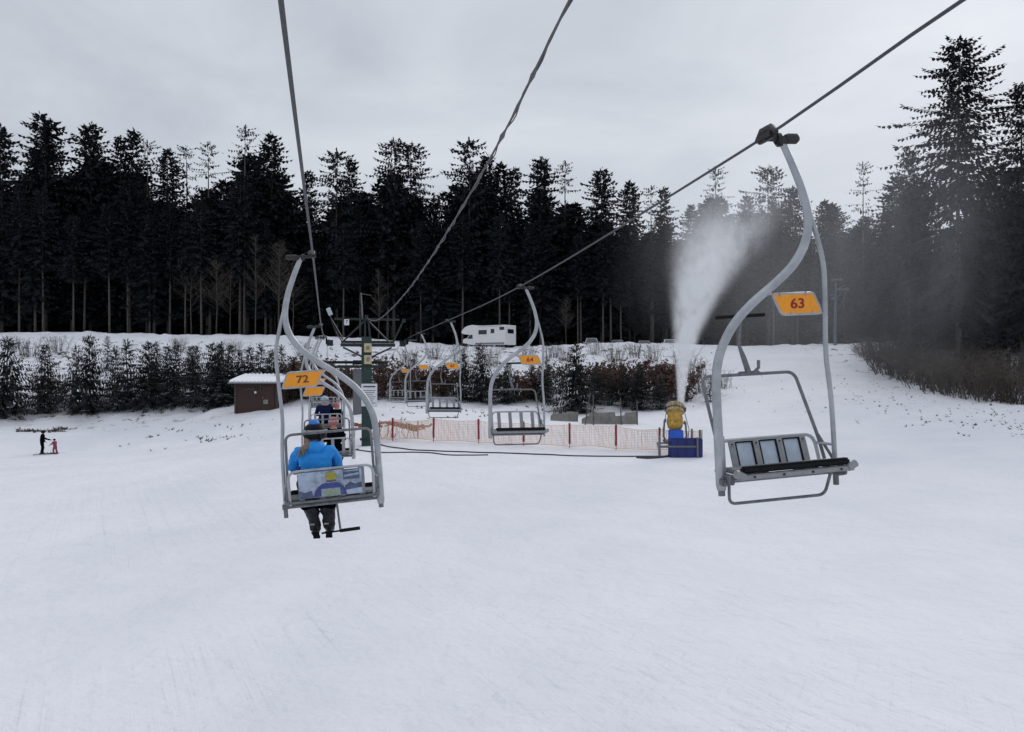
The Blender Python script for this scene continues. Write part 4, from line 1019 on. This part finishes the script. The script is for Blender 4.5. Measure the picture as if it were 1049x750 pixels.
variant('broad', h=26, base=5.0, rmax=5.0, seed=5, leaf=.95, whorl=.72, nb=7, droop=.38, shape=.58, gap=.15, lw=.24, core=5)
variant('fork', h=26, base=5.0, rmax=4.6, seed=6, leaf=.9, whorl=.55, nb=7, droop=.42, shape=.62, forks=2, core=6)
variant('low', h=22, base=.6, rmax=4.6, seed=8, leaf=1.25, whorl=.6, nb=7, droop=.5, shape=.6, core=8, lw=.36)
variant('tall', h=29, base=5.0, rmax=6.2, seed=9, leaf=.8, whorl=.55, nb=8, droop=.6, shape=.62, gap=.05, lw=.24, core=6)
variant('stem', h=26, base=12.0, rmax=3.6, seed=14, leaf=.85, whorl=.52, nb=7, droop=.5, shape=.6, core=6)
variant('tall2', h=29, base=6.0, rmax=4.8, seed=10, leaf=.8, whorl=.58, nb=7, droop=.6, shape=.68, gap=.08, lw=.24, core=5)
def spruce(key, x, y, ztop, label, group, name='spruce_tree', wide=1.0):
    cm, tm, h = SP[key]; g = gz(x, y); s = (ztop - g) / h
    t = thing(name, (x, y, g), label, 'tree', group, rng.uniform(0, 6.28)); w = s * wide
    t.scale = (w, w, s); link('trunk', tm, t); link('crown', cm, t); return t
def spx(key, px, py, d, label, group, **kw):
    p = P(px, py, d); return spruce(key, p.x, d, p.z, label, group, **kw)
SKY = [  # px, top y, distance, kind, label
 (0, 129, 112, 'dense', 'dark spruce cut by the left end of the forest skyline'),
 (47, 117, 110, 'fork', 'forked topped spruce, highest of the left part of the forest skyline'),
 (93, 127, 113, 'dense2', 'broad dense spruce first right of the forked spruce'),
 (123, 140, 115, 'narrow', 'narrow spruce between the broad dense one and the pointed one'),
 (137, 133, 117, 'narrow', 'sharply pointed narrow spruce rising midway between forked spruce and hut'),
 (151, 145, 112, 'sparse', 'short topped thin spruce leaning against the pointed narrow one'),
 (172, 153, 110, 'dense', 'blunt topped dense spruce left of two thin spruces'),
 (191, 150, 114, 'sparse', 'thin spruce left of the sparse candle-like spruce'),
 (213, 147, 110, 'sparse', 'sparse candle-like spruce with sky showing through its top'),
 (251, 130, 108, 'sparse', 'tall sparse spruce with a slim grey stem, above the hut'),
 (278, 137, 111, 'dense', 'cone shaped dense spruce beside the left haul rope'),
 (316, 175, 116, 'narrow', 'low topped spruce just right of the left haul rope'),
 (345, 154, 110, 'broad', 'open crowned spruce behind the tower antenna'),
 (360, 163, 114, 'narrow', 'narrow spruce right beside the open crowned one above the tower'),
 (404, 143, 109, 'broad', 'broad open spruce making the left peak of the central pair'),
 (421, 146, 112, 'broad', 'broad open spruce making the right peak of the central pair'),
 (481, 143, 110, 'broad', 'tall spruce that the signal wire crosses at its top'),
 (499, 158, 115, 'narrow', 'narrow spruce just right of the signal wire'),
 (513, 167, 113, 'dense', 'third spruce to the right of the signal wire'),
 (527, 172, 111, 'narrow', 'lower pointed spruce left of the gap before chair 64'),
 (554, 162, 110, 'dense2', 'rounded dense spruce above chair 64'),
 (579, 166, 116, 'sparse', 'thin bright edged spruce right of the rounded one above chair 64'),
 (616, 173, 110, 'dense2', 'broad rounded spruce above the parked cars'),
 (645, 186, 112, 'dense', 'pointed spruce just left of the right haul rope over the cars'),
 (667, 191, 110, 'sparse', 'thin spruce that the right haul rope crosses'),
 (680, 192, 114, 'narrow', 'narrow spruce at the left border of the snow plume'),
 (708, 210, 112, 'dense', 'lower spruce half hidden by the snow plume'),
 (733, 172, 116, 'sparse', 'thin spruce rising out of the top of the snow plume'),
 (765, 200, 112, 'dense', 'misty spruce between the plume and the hanger of chair 63'),
 (787, 170, 110, 'broad', 'tall misty spruce left of the clamp of chair 63'),
 (812, 192, 112, 'dense2', 'misty spruce behind the hanger of chair 63'),
 (845, 205, 108, 'dense', 'dark spruce just right of the hanger of chair 63'),
 (884, 167, 100, 'sparse', 'sparse spruce standing clear on the skyline right of chair 63'),
 (907, 214, 90, 'dense', 'low spruce in the gap between the sparse spruce and the wood on the right'),
 (932, 152, 72, 'tall2', 'drooping spruce leaning on the left side of the tallest tree'),
 (982, 40, 64, 'tall', 'tallest spruce of all, with long drooping boughs at the right'),
 (1047, 86, 62, 'tall2', 'tall dark spruce cut by the right edge of the wood')]
SG = 'spruces along the forest skyline'
for px, py, d, k, lb in SKY: spx(k, px, py, d, lb, SG, wide=.85 if 880 < px < 940 else 1.0)
# the wood behind and between: shorter than the skyline
ev = sorted([(px, py) for px, py, d, k, l in SKY])
def env(px):
    v = 0; m = 999
    best = []
    for a, b in ev:
        w = abs(px - a); best.append(b + max(0, w - 6) * 1.1)
    return min(min(best), 215) if px > -20 else 135 + (hash(int(px)) % 30)
FG = 'spruces inside the forest'
FL = 'dark spruce standing inside the forest, its top below the skyline trees'
row = 0
for d, step, keys, add in ((107, 5.2, ('narrow', 'dense', 'dense2', 'stem', 'stem'), 48), (112, 5.0, ('dense2', 'dense', 'narrow', 'fork'), 36), (118, 4.4, ('dense2', 'low', 'dense'), 26), (124, 4.2, ('low', 'dense2', 'low'), 30), (131, 4.2, ('low',), 46)):
    x = -105 + row * 1.7
    while x < 58:
        xx = x + rng.uniform(-1.3, 1.3); dd = d + rng.uniform(-1.8, 1.8); px = CX + xx / dd * F
        if not (px > 905 and dd > 120):
            e = env(px) + add + rng.uniform(0, 40) + 42 * sstep(850, 880, px)
            spruce(rng.choice(keys), xx, dd, P(0, e, dd).z, FL, FG, wide=rng.uniform(1.0, 1.25))
        x += step
    row += 1
for px in (44, 112, 131, 153, 174, 190, 206, 250, 352, 431, 512, 543, 592, 618, 636, 20, 75):
    d = rng.uniform(104.3, 105.6); spruce('stem', (px - CX) / F * d, d, P(0, env(px) + rng.uniform(45, 80), d).z, 'spruce with a long bare grey stem at the front of the forest', 'bare stemmed spruces at the forest front', wide=rng.uniform(.8, 1.0))
# wood on the right, nearer
RGRP = 'spruces of the wood at the right'; RL = 'dark spruce in the wood at the right, below the tallest tree'
for (px, py, d, k) in ((918, 275, 84, 'dense'), (948, 262, 80, 'dense2'), (964, 245, 72, 'tall2'), (1008, 185, 70, 'tall2'), (1022, 165, 66, 'tall2'), (1033, 175, 63, 'tall2'), (1000, 215, 76, 'low'), (1040, 200, 74, 'low'), (970, 235, 78, 'low'), (940, 250, 88, 'low'),
                       (1062, 140, 60, 'tall2'), (1085, 110, 62, 'tall'), (1110, 130, 60, 'tall2'), (1140, 120, 62, 'tall'), (1075, 190, 74, 'low'), (1110, 200, 76, 'low'), (925, 270, 95, 'low'), (900, 262, 96, 'low'), (985, 250, 86, 'low'), (1018, 240, 84, 'low'), (958, 262, 96, 'low'), (880, 250, 100, 'dense2'), (865, 245, 103, 'low')):
    spx(k, px, py, d, RL, RGRP, wide=1.0)
# bare stems before the forest edge
def bare_tree(h, seed, spread=.35, nt_=60, trunk=.09):
    r = random.Random(seed); m = MB(); c = MB()
    pts = [(0.08 * math.sin(i), .06 * math.cos(i * 1.3), h * i / 6 - (.3 if i == 0 else 0)) for i in range(7)]
    m.tube(pts, [trunk * (1 - i / 7.5) for i in range(7)], 6)
    for k in range(nt_):
        z = h * r.uniform(.3, 1); a = r.uniform(0, 6.28); l = h * spread * (1.15 - z / h) * r.uniform(.6, 1.1) + .3
        d = Vector((math.cos(a), math.sin(a), r.uniform(.5, 1.1))).normalized(); p0 = Vector((0, 0, z)); p1 = p0 + d * l * .5; p2 = p1 + (d + Vector((r.uniform(-.3, .3), r.uniform(-.3, .3), .1))) * l * .5
        c.tube([p0, p1, p2], [.022, .016, .008], 3, 0, False)
        for j in range(5):
            q = p0.lerp(p2, r.uniform(.3, 1)); e = Vector((r.uniform(-1, 1), r.uniform(-1, 1), r.uniform(.1, 1.2))).normalized()
            c.tube([q, q + e * l * .3], [.011, .006], 3, 0, False)
    return m.mesh('trunk', [M['twig']], True), c.mesh('crown', [M['twig']])
BT = [bare_tree(11, 1), bare_tree(9, 2, .4, 80), bare_tree(12, 3, .25, 60)]
for px, d, h, k, lb in ((196, 104, 12, 0, 'bare brown tree left of the hut roof before the dark forest'), (222, 103, 10, 1, 'bushy bare tree above the snowy hut roof before the forest'), (262, 103, 13, 2, 'tall thin bare tree behind the left haul rope grip'), (286, 102, 12, 1, 'bare tree directly behind the hanger of chair 72'), (388, 100, 9, 2, 'slim bare birch-like stem behind the lift tower head'), (580, 102, 6, 1, 'low bare tree left of the parked silver car'), (236, 104, 9, 0, 'slanting bare tree between the bushy and the tall thin ones'), (300, 104, 10, 0, 'bare tree just left of the left haul rope, low in the forest')):
    tm, cm = BT[k]; p = GX(px, d); t = thing('bare_tree', p, lb, 'tree', 'bare trees at the forest edge', rng.uniform(0, 6)); s = h / (11, 9, 12)[k]; t.scale = (s, s, s)
    link('trunk', tm, t); link('crown', cm, t)

# young spruces on the bank
YS = []
for i, kw in enumerate((dict(h=5, base=.1, rmax=1.75, seed=21, leaf=.36, whorl=.19, nb=9, droop=.25, shape=1.0, snow=.12, lw=.20, core=4), dict(h=5, base=.1, rmax=1.6, seed=22, leaf=.34, whorl=.21, nb=9, droop=.2, shape=1.05, snow=.36, lw=.19, core=4), dict(h=5, base=.05, rmax=1.95, seed=23, leaf=.38, whorl=.19, nb=10, droop=.3, shape=.95, snow=.06, lw=.2, core=5), dict(h=5, base=.2, rmax=1.4, seed=24, leaf=.38, whorl=.3, nb=7, droop=.15, shape=.75, snow=.34, gap=.15, core=3, lw=.18))):
    cm, tm = spruce_meshes(**kw); add_mats(cm, [M['needle_young'], M['frost']]); YS.append((cm, tm))
def young(k, px, ytop, ybase, label, group='young spruces on the bank', wide=1.0, d=None):
    # walk out from the foot of the bank until the ground meets the base pixel
    if d is None:
        d = 58.0
        while d < 90:
            x = (px - CX) / F * d
            if CY - (gz(x, d) - ZC) / d * F <= ybase: break
            d += .5
    p = GX(px, d); h = P(0, ytop, d).z - p.z; s = max(.15, h / 5)
    t = thing('young_spruce', p, label, 'tree', group, rng.uniform(0, 6)); t.scale = (s * wide, s * wide, s)
    link('trunk', YS[k][1], t); link('crown', YS[k][0], t); return t
YL = 'young spruce in the frosted row along the left bank'
big = [(2, 590, 352, 422, 'large dark young spruce on the bank right of chair 64', .95), (2, 492, 352, 412, 'dark young spruce on the bank between chairs 64 and 65', .9), (0, 655, 372, 420, 'smaller dark spruce on the bank left of the snow plume', 1.0), (0, 640, 378, 417, 'short spruce tucked beside the spruce left of the plume', .9), (1, 676, 384, 420, 'small spruce at the foot of the snow plume', 1.0), (0, 475, 362, 410, 'small spruce right behind chair 65', .9),
       (2, 92, 343, 424, 'tallest young spruce of the left bank row', .75), (2, 8, 346, 426, 'dark young spruce at the left end of the bank row', .95), (0, 46, 352, 424, 'pale frosted young spruce second from the left end of the row', .8), (3, 728, 384, 412, 'small thin spruce just right of the snow plume', 1.0), (2, 520, 372, 414, 'low spruce on the bank behind the hanger of chair 64', .9), (3, 110, 344, 380, 'slim young spruce high on the bank behind the tallest one', .7)]
for k, px, a, b, lb, w in big: young(k, px, a, b, lb, 'young spruces on the bank', w)
for px, yt, yb in [(78, 352, 422), (118, 352, 420), (130, 347, 418), (152, 350, 418), (172, 352, 416), (181, 349, 416), (200, 352, 416), (218, 349, 416), (227, 352, 417), (236, 350, 412), (246, 356, 408), (256, 352, 408), (267, 348, 408), (278, 356, 408), (288, 352, 408), (300, 362, 408), (-20, 350, 428), (-45, 355, 430), (-75, 350, 430), (160, 349, 398), (195, 351, 396), (225, 354, 396)]:
    young(rng.choice((0, 1, 2, 1)), px, yt + rng.uniform(-3, 5), yb, YL, 'frosted young spruces of the left bank', rng.uniform(.75, 1.0))
for px, yt, yb in [(425, 368, 408), (455, 372, 408), (545, 372, 410), (560, 366, 412), (610, 376, 415), (625, 382, 416)]:
    young(rng.choice((1, 3)), px, yt, yb, 'small young spruce among the brown bushes on the middle bank', 'small spruces of the middle bank', .9)

# withered bushes and bare shrubs
def bush(seed, h, leaves, stems=26, lm=.10):
    r = random.Random(seed); m = MB(); c = MB()
    for k in range(stems):
        a = r.uniform(0, 6.28); sp = r.uniform(.1, .6) * h; top = Vector((math.cos(a) * sp, math.sin(a) * sp, h * r.uniform(.55, 1.0))); mid_ = Vector((top.x * .35, top.y * .35, top.z * .5)); bs = .42 * h; b = Vector((r.uniform(-bs, bs), r.uniform(-bs, bs), -.12)); top = Vector((b.x * 1.5 + top.x * .6, b.y * 1.5 + top.y * .6, top.z)); mid_ = b.lerp(top, .4) + Vector((0, 0, .1 * h))
        m.tube([b, mid_, top], [.022, .015, .006], 3, 0, False)
        for j in range(7):
            u = r.uniform(0, 1); q = b.lerp(mid_, u / .35) if u < .35 else mid_.lerp(top, (u - .35) / .65); e = Vector((r.uniform(-1, 1), r.uniform(-1, 1), r.uniform(0, 1.1))).normalized(); l = h * r.uniform(.1, .28)
            m.tube([q, q + e * l], [.010, .005], 3, 0, False)
            for g in range(leaves):
                p = q + e * l * r.uniform(.1, 1.1) + Vector((r.uniform(-.1, .1), r.uniform(-.1, .1), r.uniform(-.15, .05)))
                u1 = Vector((r.uniform(-1, 1), r.uniform(-1, 1), r.uniform(-1, 1))).normalized(); u2 = u1.orthogonal().normalized(); s = lm * r.uniform(.6, 1.3)
                c.add([p - u1 * s, p + u2 * s * .55, p + u1 * s, p - u2 * s * .55], [(0, 1, 2, 3)])
    return m.mesh('stems', [M['twig']]), (c.mesh('leaves', [M['brownleaf']], False, False) if leaves else None)
BB = [bush(31, 2.6, 5, 44, .12), bush(32, 2.2, 6, 40, .12), bush(33, 3.0, 4, 48, .12)]
SB = [bush(41, 2.2, 0, 44), bush(42, 2.8, 0, 50), bush(43, 1.8, 0, 36)]
def plant(name, meshes, p, s, label, cat, group, wide=1.0):
    t = thing(name, p, label, cat, group, rng.uniform(0, 6)); t.scale = (s * wide, s * wide, s); link('stems', meshes[0], t)
    if meshes[1]: link('leaves', meshes[1], t)
    return t
def base_d(px, ybase, d0=55.0, d1=90):
    d = d0
    while d < d1:
        if CY - (gz((px - CX) / F * d, d) - ZC) / d * F <= ybase: break
        d += .5
    return d
def bushp(k, px, yb, h, label, group='brown leaved bushes on the bank', wide=1.0):
    p = GX(px, base_d(px, yb)); plant('withered_bush', BB[k], p, h / (2.6, 2.2, 3.0)[k], label, 'bush', group, wide)
for k, px, yb, h, lb in ((0, 318, 408, 3.4, 'brown bush behind the riders left of the tower'), (1, 338, 410, 3.0, 'brown bush right behind the first sheave wheels'), (2, 400, 408, 3.6, 'large brown bush just right of the green tower column'), (0, 415, 408, 2.6, 'brown bush behind the small chair beside the tower'), (1, 636, 408, 3.0, 'reddish brown bush right of the large dark young spruce'), (2, 622, 409, 2.9, 'brown bush touching the large dark young spruce'), (0, 665, 410, 3.2, 'brown bush directly left of the snow plume'), (1, 690, 411, 2.9, 'brown bush behind the snow gun barrel'), (0, 52, 414, 2.3, 'rust coloured bush between two spruces near the left end'), (2, 445, 406, 2.6, 'brown bush behind chair 65'), (1, 530, 410, 2.4, 'brown bush behind the seat of chair 64')):
    bushp(k, px, yb, h, lb)
for px, yb in ((352, 406), (365, 408), (385, 407), (430, 404), (462, 404), (505, 406), (545, 406), (565, 404), (606, 404), (648, 404), (680, 402), (300, 400), (310, 396)):
    bushp(rng.choice((0, 1, 2)), px + rng.uniform(-4, 4), yb, rng.uniform(1.7, 2.6), 'low withered bush filling the bank between the spruces', 'low withered bushes of the bank')
for px, yb, h, k in ((445, 368, 1.6, 0), (470, 372, 2.0, 1), (540, 370, 1.7, 2), (565, 366, 1.6, 0), (610, 364, 1.6, 1), (650, 366, 1.6, 2), (668, 372, 1.8, 1), (700, 376, 2.0, 0), (712, 388, 2.2, 1), (30, 366, 2, 0), (60, 362, 2, 1), (14, 358, 1.6, 2), (185, 360, 1.6, 1), (240, 362, 1.5, 0), (310, 366, 1.7, 1), (420, 376, 2, 2), (500, 376, 2, 1), (740, 398, 1.6, 0), (720, 402, 1.7, 1), (630, 372, 1.8, 0), (580, 370, 1.6, 1)):
    p = GX(px, base_d(px, yb, 60, 92)); plant('bare_shrub', SB[k], p, h / (2.2, 2.8, 1.8)[k], 'leafless grey shrub poking out of the snowy bank', 'shrub', 'leafless shrubs on the bank')
# brush along the right edge of the run
RB = [(876, 362, .9), (886, 367, 1.8), (897, 372, 2.3), (908, 378, 2.7), (920, 383, 3.0), (932, 388, 3.1), (945, 392, 3.2), (957, 396, 3.2), (968, 400, 3.2), (980, 403, 3.2), (992, 406, 3.0), (1006, 409, 2.6), (1020, 411, 2.2), (1035, 413, 2.0), (1048, 414, 2.2), (1064, 416, 2.2),
      (900, 366, 2.4), (915, 370, 2.6), (930, 375, 2.8), (946, 379, 2.8), (960, 383, 3.0), (975, 388, 3.0), (990, 393, 3.0), (1005, 397, 2.8), (1022, 400, 2.8), (1038, 402, 2.8), (925, 366, 2.5), (950, 368, 2.6), (975, 374, 2.6), (1000, 380, 2.6), (1025, 386, 2.6)]
for i, (px, yb, h) in enumerate(RB):
    k = i % 3; p = GX(px, base_d(px, yb, 48, 84)); plant('brush_shrub', SB[k], p, h / (2.2, 2.8, 1.8)[k], 'leafless branching shrub at the top left end of the brush' if i == 1 else 'dark leafless shrub in the dense brush beside the right of the run', 'shrub', 'dense brush at the right of the run', rng.uniform(1.2, 1.7) if i > 2 else .8)
# ground litter: tufts and clods breaking through the snow, one mass
def tuft_mass(name, spots, label, seed):
    r = random.Random(seed); m = MB()
    for x, y, n, s, w in spots:
        for k in range(n):
            px, py = x + r.gauss(0, w), y + r.gauss(0, w * .8); g = G(px, py, -.02)
            for j in range(6):
                a = r.uniform(0, 6.28); l = s * r.uniform(.5, 1.4); tip = g + Vector((math.cos(a) * l * .8, math.sin(a) * l * .8, l * r.uniform(.25, 1.0))); sd = Vector((-math.sin(a), math.cos(a), 0)) * l * .16
                m.add([g - sd, g + sd, tip], [(0, 1, 2)])
            if r.random() < .5: m.blob(g, (s * .5, s * .4, s * .28), 0, 6, 4, None, .4)
    o = link(name, m.mesh(name, [M['deadgrass']], False, False)); tag(o, label, 'dead grass', None, 'stuff'); return o
def S(px, py, n, s, w):
    d = 12.0
    while d < 92:
        x = (px - CX) / F * d
        if CY - (gz(x, d) - ZC) / d * F <= py: break
        d += .25
    return ((px - CX) / F * d, d, n, s, w)
sp = []
r = random.Random(5)
for k in range(190):
    px = r.uniform(850, 1049); t = (px - 850) / 199; sp.append(S(px, 388 + t * 36 + r.uniform(-6, 26), 1, r.uniform(.06, .17), .2))
for k in range(40): sp.append(S(r.uniform(740, 850), r.uniform(385, 425), 1, r.uniform(.06, .15), .2))
for px, py in ((935, 437), (955, 434), (990, 436), (1003, 437), (972, 432), (1015, 425), (1045, 440), (985, 447), (880, 433)): sp.append(S(px, py, 3, .17, .35))
tuft_mass('dead_grass', sp, 'dead grass and clods breaking through the snow at the right of the run', 3)
sp = []
for px, py, n in ((161, 447, 6), (172, 441, 4), (186, 442, 4), (203, 450, 8), (213, 452, 7), (222, 450, 6), (236, 449, 4), (250, 436, 3), (242, 437, 3), (142, 433, 3), (130, 456, 2), (170, 460, 2), (222, 437, 2)): sp.append(S(px, py, n, .19, .35))
for k in range(30): sp.append(S(r.uniform(60, 300), r.uniform(426, 450), 1, r.uniform(.05, .12), .3))
for px in (22, 28, 33, 38, 50, 56, 62, 66): sp.append(S(px, 442 - (2 if px > 58 else 0), 14, .24, .28))
tuft_mass('dead_weeds', sp, 'dead weeds poking through the snow at the left side', 4)
sp = []
for k in range(150): sp.append(S(r.uniform(0, 740), r.uniform(352, 402), 2, r.uniform(.12, .3), .5))
for k in range(90): sp.append(S(r.uniform(380, 740), r.uniform(400, 430), 1, r.uniform(.08, .22), .4))
for px, py in ((425, 424), (432, 418), (490, 423), (470, 428), (415, 432), (500, 427), (345, 447), (350, 452), (366, 460), (560, 422), (545, 418), (670, 416), (700, 400), (725, 406)): sp.append(S(px, py, 4, .2, .5))
tuft_mass('bank_undergrowth', sp, 'tangled dead undergrowth on the snowy bank below the forest', 5)

# ------------------------------------------------------------------ blown snow
def vol_mat(name, build):
    m = bpy.data.materials.new(name); m.use_nodes = True; nt = m.node_tree; nt.nodes.clear()
    out = nt.nodes.new('ShaderNodeOutputMaterial'); pv = nt.nodes.new('ShaderNodeVolumePrincipled'); nt.links.new(pv.outputs[0], out.inputs['Volume'])
    pv.inputs['Color'].default_value = (.97, .975, .985, 1); pv.inputs['Anisotropy'].default_value = .2
    tc = nt.nodes.new('ShaderNodeTexCoord'); sp = nt.nodes.new('ShaderNodeSeparateXYZ'); nt.links.new(tc.outputs['Object'], sp.inputs[0])
    def mth(op, a, b=0., c=0.):
        q = nt.nodes.new('ShaderNodeMath'); q.operation = op
        for i, x in enumerate((a, b, c)):
            if isinstance(x, (int, float)): q.inputs[i].default_value = x
            else: nt.links.new(x, q.inputs[i])
        return q.outputs[0]
    def ramp(v, a, c, lo=0., hi=1.):
        r = nt.nodes.new('ShaderNodeMapRange'); r.interpolation_type = 'SMOOTHSTEP'
        for i, x in zip((1, 2, 3, 4), (a, c, lo, hi)): r.inputs[i].default_value = x
        nt.links.new(v, r.inputs[0]); return r.outputs[0]
    def nz(scale, vs=(1, 1, 1), detail=4, dist=0.):
        mp = nt.nodes.new('ShaderNodeMapping'); mp.inputs['Scale'].default_value = vs; nt.links.new(tc.outputs['Object'], mp.inputs[0])
        n = nt.nodes.new('ShaderNodeTexNoise'); n.inputs['Scale'].default_value = scale; n.inputs['Detail'].default_value = detail; n.inputs['Distortion'].default_value = dist
        n.inputs['Roughness'].default_value = .6
        nt.links.new(mp.outputs[0], n.inputs['Vector']); return n.outputs['Fac']
    nt.links.new(build(sp.outputs[0], sp.outputs[1], sp.outputs[2], mth, ramp, nz), pv.inputs['Density']); return m
PL = 13.0; R0_, R1_ = .24, 6.0
BEND = 4.3
def plume(x, y, z, mth, ramp, nz):
    x = mth('SUBTRACT', x, mth('MULTIPLY', BEND, mth('POWER', mth('MAXIMUM', mth('MULTIPLY', z, 1 / PL), 0.0), 2.2)))
    rr = mth('SQRT', mth('ADD', mth('MULTIPLY', x, x), mth('MULTIPLY', y, y)))
    rad = mth('MULTIPLY_ADD', mth('POWER', mth('MAXIMUM', mth('MULTIPLY', z, 1 / PL), 0.0), 1.6), R1_ - R0_, R0_)
    rho = mth('DIVIDE', rr, rad)
    n = mth('ADD', mth('MULTIPLY', nz(.55, (1, 1, .6), 5, 1.2), .6), mth('MULTIPLY', nz(1.6, (1, 1, .7), 5, .8), .4)); rho2 = mth('ADD', rho, mth('MULTIPLY', mth('SUBTRACT', n, .5), 3.4))
    fall = ramp(rho2, 1.05, .05)
    fall = mth('MULTIPLY', fall, ramp(rho, 1.0, .45))
    dens = mth('DIVIDE', 3.0, mth('POWER', mth('ADD', rad, .05), 1.15))
    t = ramp(z, PL * 1.0, PL * .22)
    return mth('MULTIPLY', mth('MULTIPLY', dens, fall), mth('MULTIPLY', t, ramp(n, .38, .6, .15, 1.9)))
a = P(697.5, 412.5, 37.7); b = P(703, 172, 44.5); PL_real = (b - a).length
m = MB(); prof = [(R0_ + (R1_ - R0_) * t ** 1.6, PL * t) for t in (0, .08, .15, .22, .3, .38, .45, .52, .6, .68, .75, .83, .9, 1)]
m.lathe(prof, 28); m.v = [(x + BEND * (z / PL) ** 2.2, y, z) for x, y, z in m.v]
vm = m.mesh('snow_plume', [vol_mat('blown_snow', plume)], True)
o = link('snow_plume', vm); o.location = a; o.rotation_euler = Vector((0, 0, 1)).rotation_difference((b - a).normalized()).to_euler(); o.scale = (1, 1, PL_real / PL)
tag(o, 'white plume of artificial snow blown up by the snow gun', 'snow plume', None, 'stuff')
def drift(x, y, z, mth, ramp, nz):
    rr = mth('SQRT', mth('ADD', mth('ADD', mth('MULTIPLY', x, x), mth('MULTIPLY', y, y)), mth('MULTIPLY', z, z)))
    n = nz(1.5, (2.2, 1, .55), 4, .4)
    return mth('MULTIPLY', mth('MULTIPLY', ramp(rr, 1.0, .25), ramp(n, .35, .68, .25, 1.3)), .028)
m = MB().blob((0, 0, 0), (1, 1, 1), 0, 24, 14); dm = m.mesh('drifting_snow', [vol_mat('drifting_snow_mist', drift)], True)
o = link('drifting_snow', dm); o.location = P(848, 260, 54); o.scale = (17.0, 6.0, 13.5); o.rotation_euler = (0, 0, R(-12))
tag(o, 'thin veil of drifting snow before the trees at the right', 'snow mist', None, 'stuff')

# ------------------------------------------------------------------ sky, sun, camera
EL, AZ = R(28), R(35)            # brighter towards the right, behind the trees
w = bpy.data.worlds.new('World'); scene.world = w; w.use_nodes = True; nt = w.node_tree
bg = nt.nodes['Background']; sky = nt.nodes.new('ShaderNodeTexSky'); sky.sky_type = 'NISHITA'; sky.sun_disc = False
sky.sun_elevation = EL; sky.sun_rotation = AZ; sky.air_density = 1.0; sky.dust_density = 2.0
hs = nt.nodes.new('ShaderNodeHueSaturation'); hs.inputs['Saturation'].default_value = .15; nt.links.new(sky.outputs[0], hs.inputs['Color'])
tc = nt.nodes.new('ShaderNodeTexCoord'); mp = nt.nodes.new('ShaderNodeMapping'); mp.inputs['Scale'].default_value = (1.2, 1.2, 3.2); nt.links.new(tc.outputs['Generated'], mp.inputs[0])
cn = nt.nodes.new('ShaderNodeTexNoise'); cn.inputs['Scale'].default_value = 1.9; cn.inputs['Detail'].default_value = 6; cn.inputs['Roughness'].default_value = .55; cn.inputs['Distortion'].default_value = .5; nt.links.new(mp.outputs[0], cn.inputs['Vector'])
cr = nt.nodes.new('ShaderNodeMix'); cr.data_type = 'RGBA'; cr.inputs[6].default_value = (4.9, 5.35, 6.15, 1); cr.inputs[7].default_value = (6.7, 7.1, 7.75, 1)
mr = nt.nodes.new('ShaderNodeMapRange'); mr.inputs[1].default_value = .34; mr.inputs[2].default_value = .66; nt.links.new(cn.outputs['Fac'], mr.inputs[0]); nt.links.new(mr.outputs[0], cr.inputs[0])
mx = nt.nodes.new('ShaderNodeMix'); mx.data_type = 'RGBA'; mx.inputs[0].default_value = .93
nt.links.new(hs.outputs[0], mx.inputs[6]); nt.links.new(cr.outputs[2], mx.inputs[7]); sx = nt.nodes.new('ShaderNodeSeparateXYZ'); nt.links.new(tc.outputs['Generated'], sx.inputs[0])
zr = nt.nodes.new('ShaderNodeMapRange'); zr.interpolation_type = 'SMOOTHSTEP'      # an overcast sky is brighter overhead than near the horizon
for i, x in zip((1, 2, 3, 4), (.42, .95, 1.0, 1.52)): zr.inputs[i].default_value = x
nt.links.new(sx.outputs[2], zr.inputs[0])
vs_ = nt.nodes.new('ShaderNodeVectorMath'); vs_.operation = 'SCALE'; nt.links.new(mx.outputs[2], vs_.inputs[0]); nt.links.new(zr.outputs[0], vs_.inputs['Scale'])
nt.links.new(vs_.outputs[0], bg.inputs['Color']); bg.inputs['Strength'].default_value = .1
sl = bpy.data.lights.new('sun', 'SUN'); sl.energy = .95; sl.angle = R(25); sl.color = (1, .97, .93); so = bpy.data.objects.new('sun', sl); C.objects.link(so)
sd = Vector((math.sin(AZ) * math.cos(EL), math.cos(AZ) * math.cos(EL), math.sin(EL))); so.rotation_euler = sd.to_track_quat('Z', 'Y').to_euler()
cam = bpy.data.cameras.new('camera'); co = bpy.data.objects.new('camera', cam); C.objects.link(co); co.location = (0, 0, ZC); co.rotation_euler = (R(90), 0, 0)
cam.sensor_width = 36; cam.lens = F / 1049 * 36; cam.clip_start = .1; cam.clip_end = 4000; scene.camera = co
scene.view_settings.view_transform = 'Standard'; scene.view_settings.look = 'None'; scene.view_settings.exposure = 0; scene.view_settings.gamma = 1; scene.view_settings.use_curve_mapping = False
cy = scene.cycles; scene.render.engine = 'CYCLES'
cy.use_denoising = True; cy.max_bounces = 6; cy.diffuse_bounces = 3; cy.glossy_bounces = 2; cy.transparent_max_bounces = 12; cy.volume_bounces = 3
cy.volume_step_rate = 1.0; cy.volume_max_steps = 64; cy.use_adaptive_sampling = True; cy.adaptive_threshold = .02
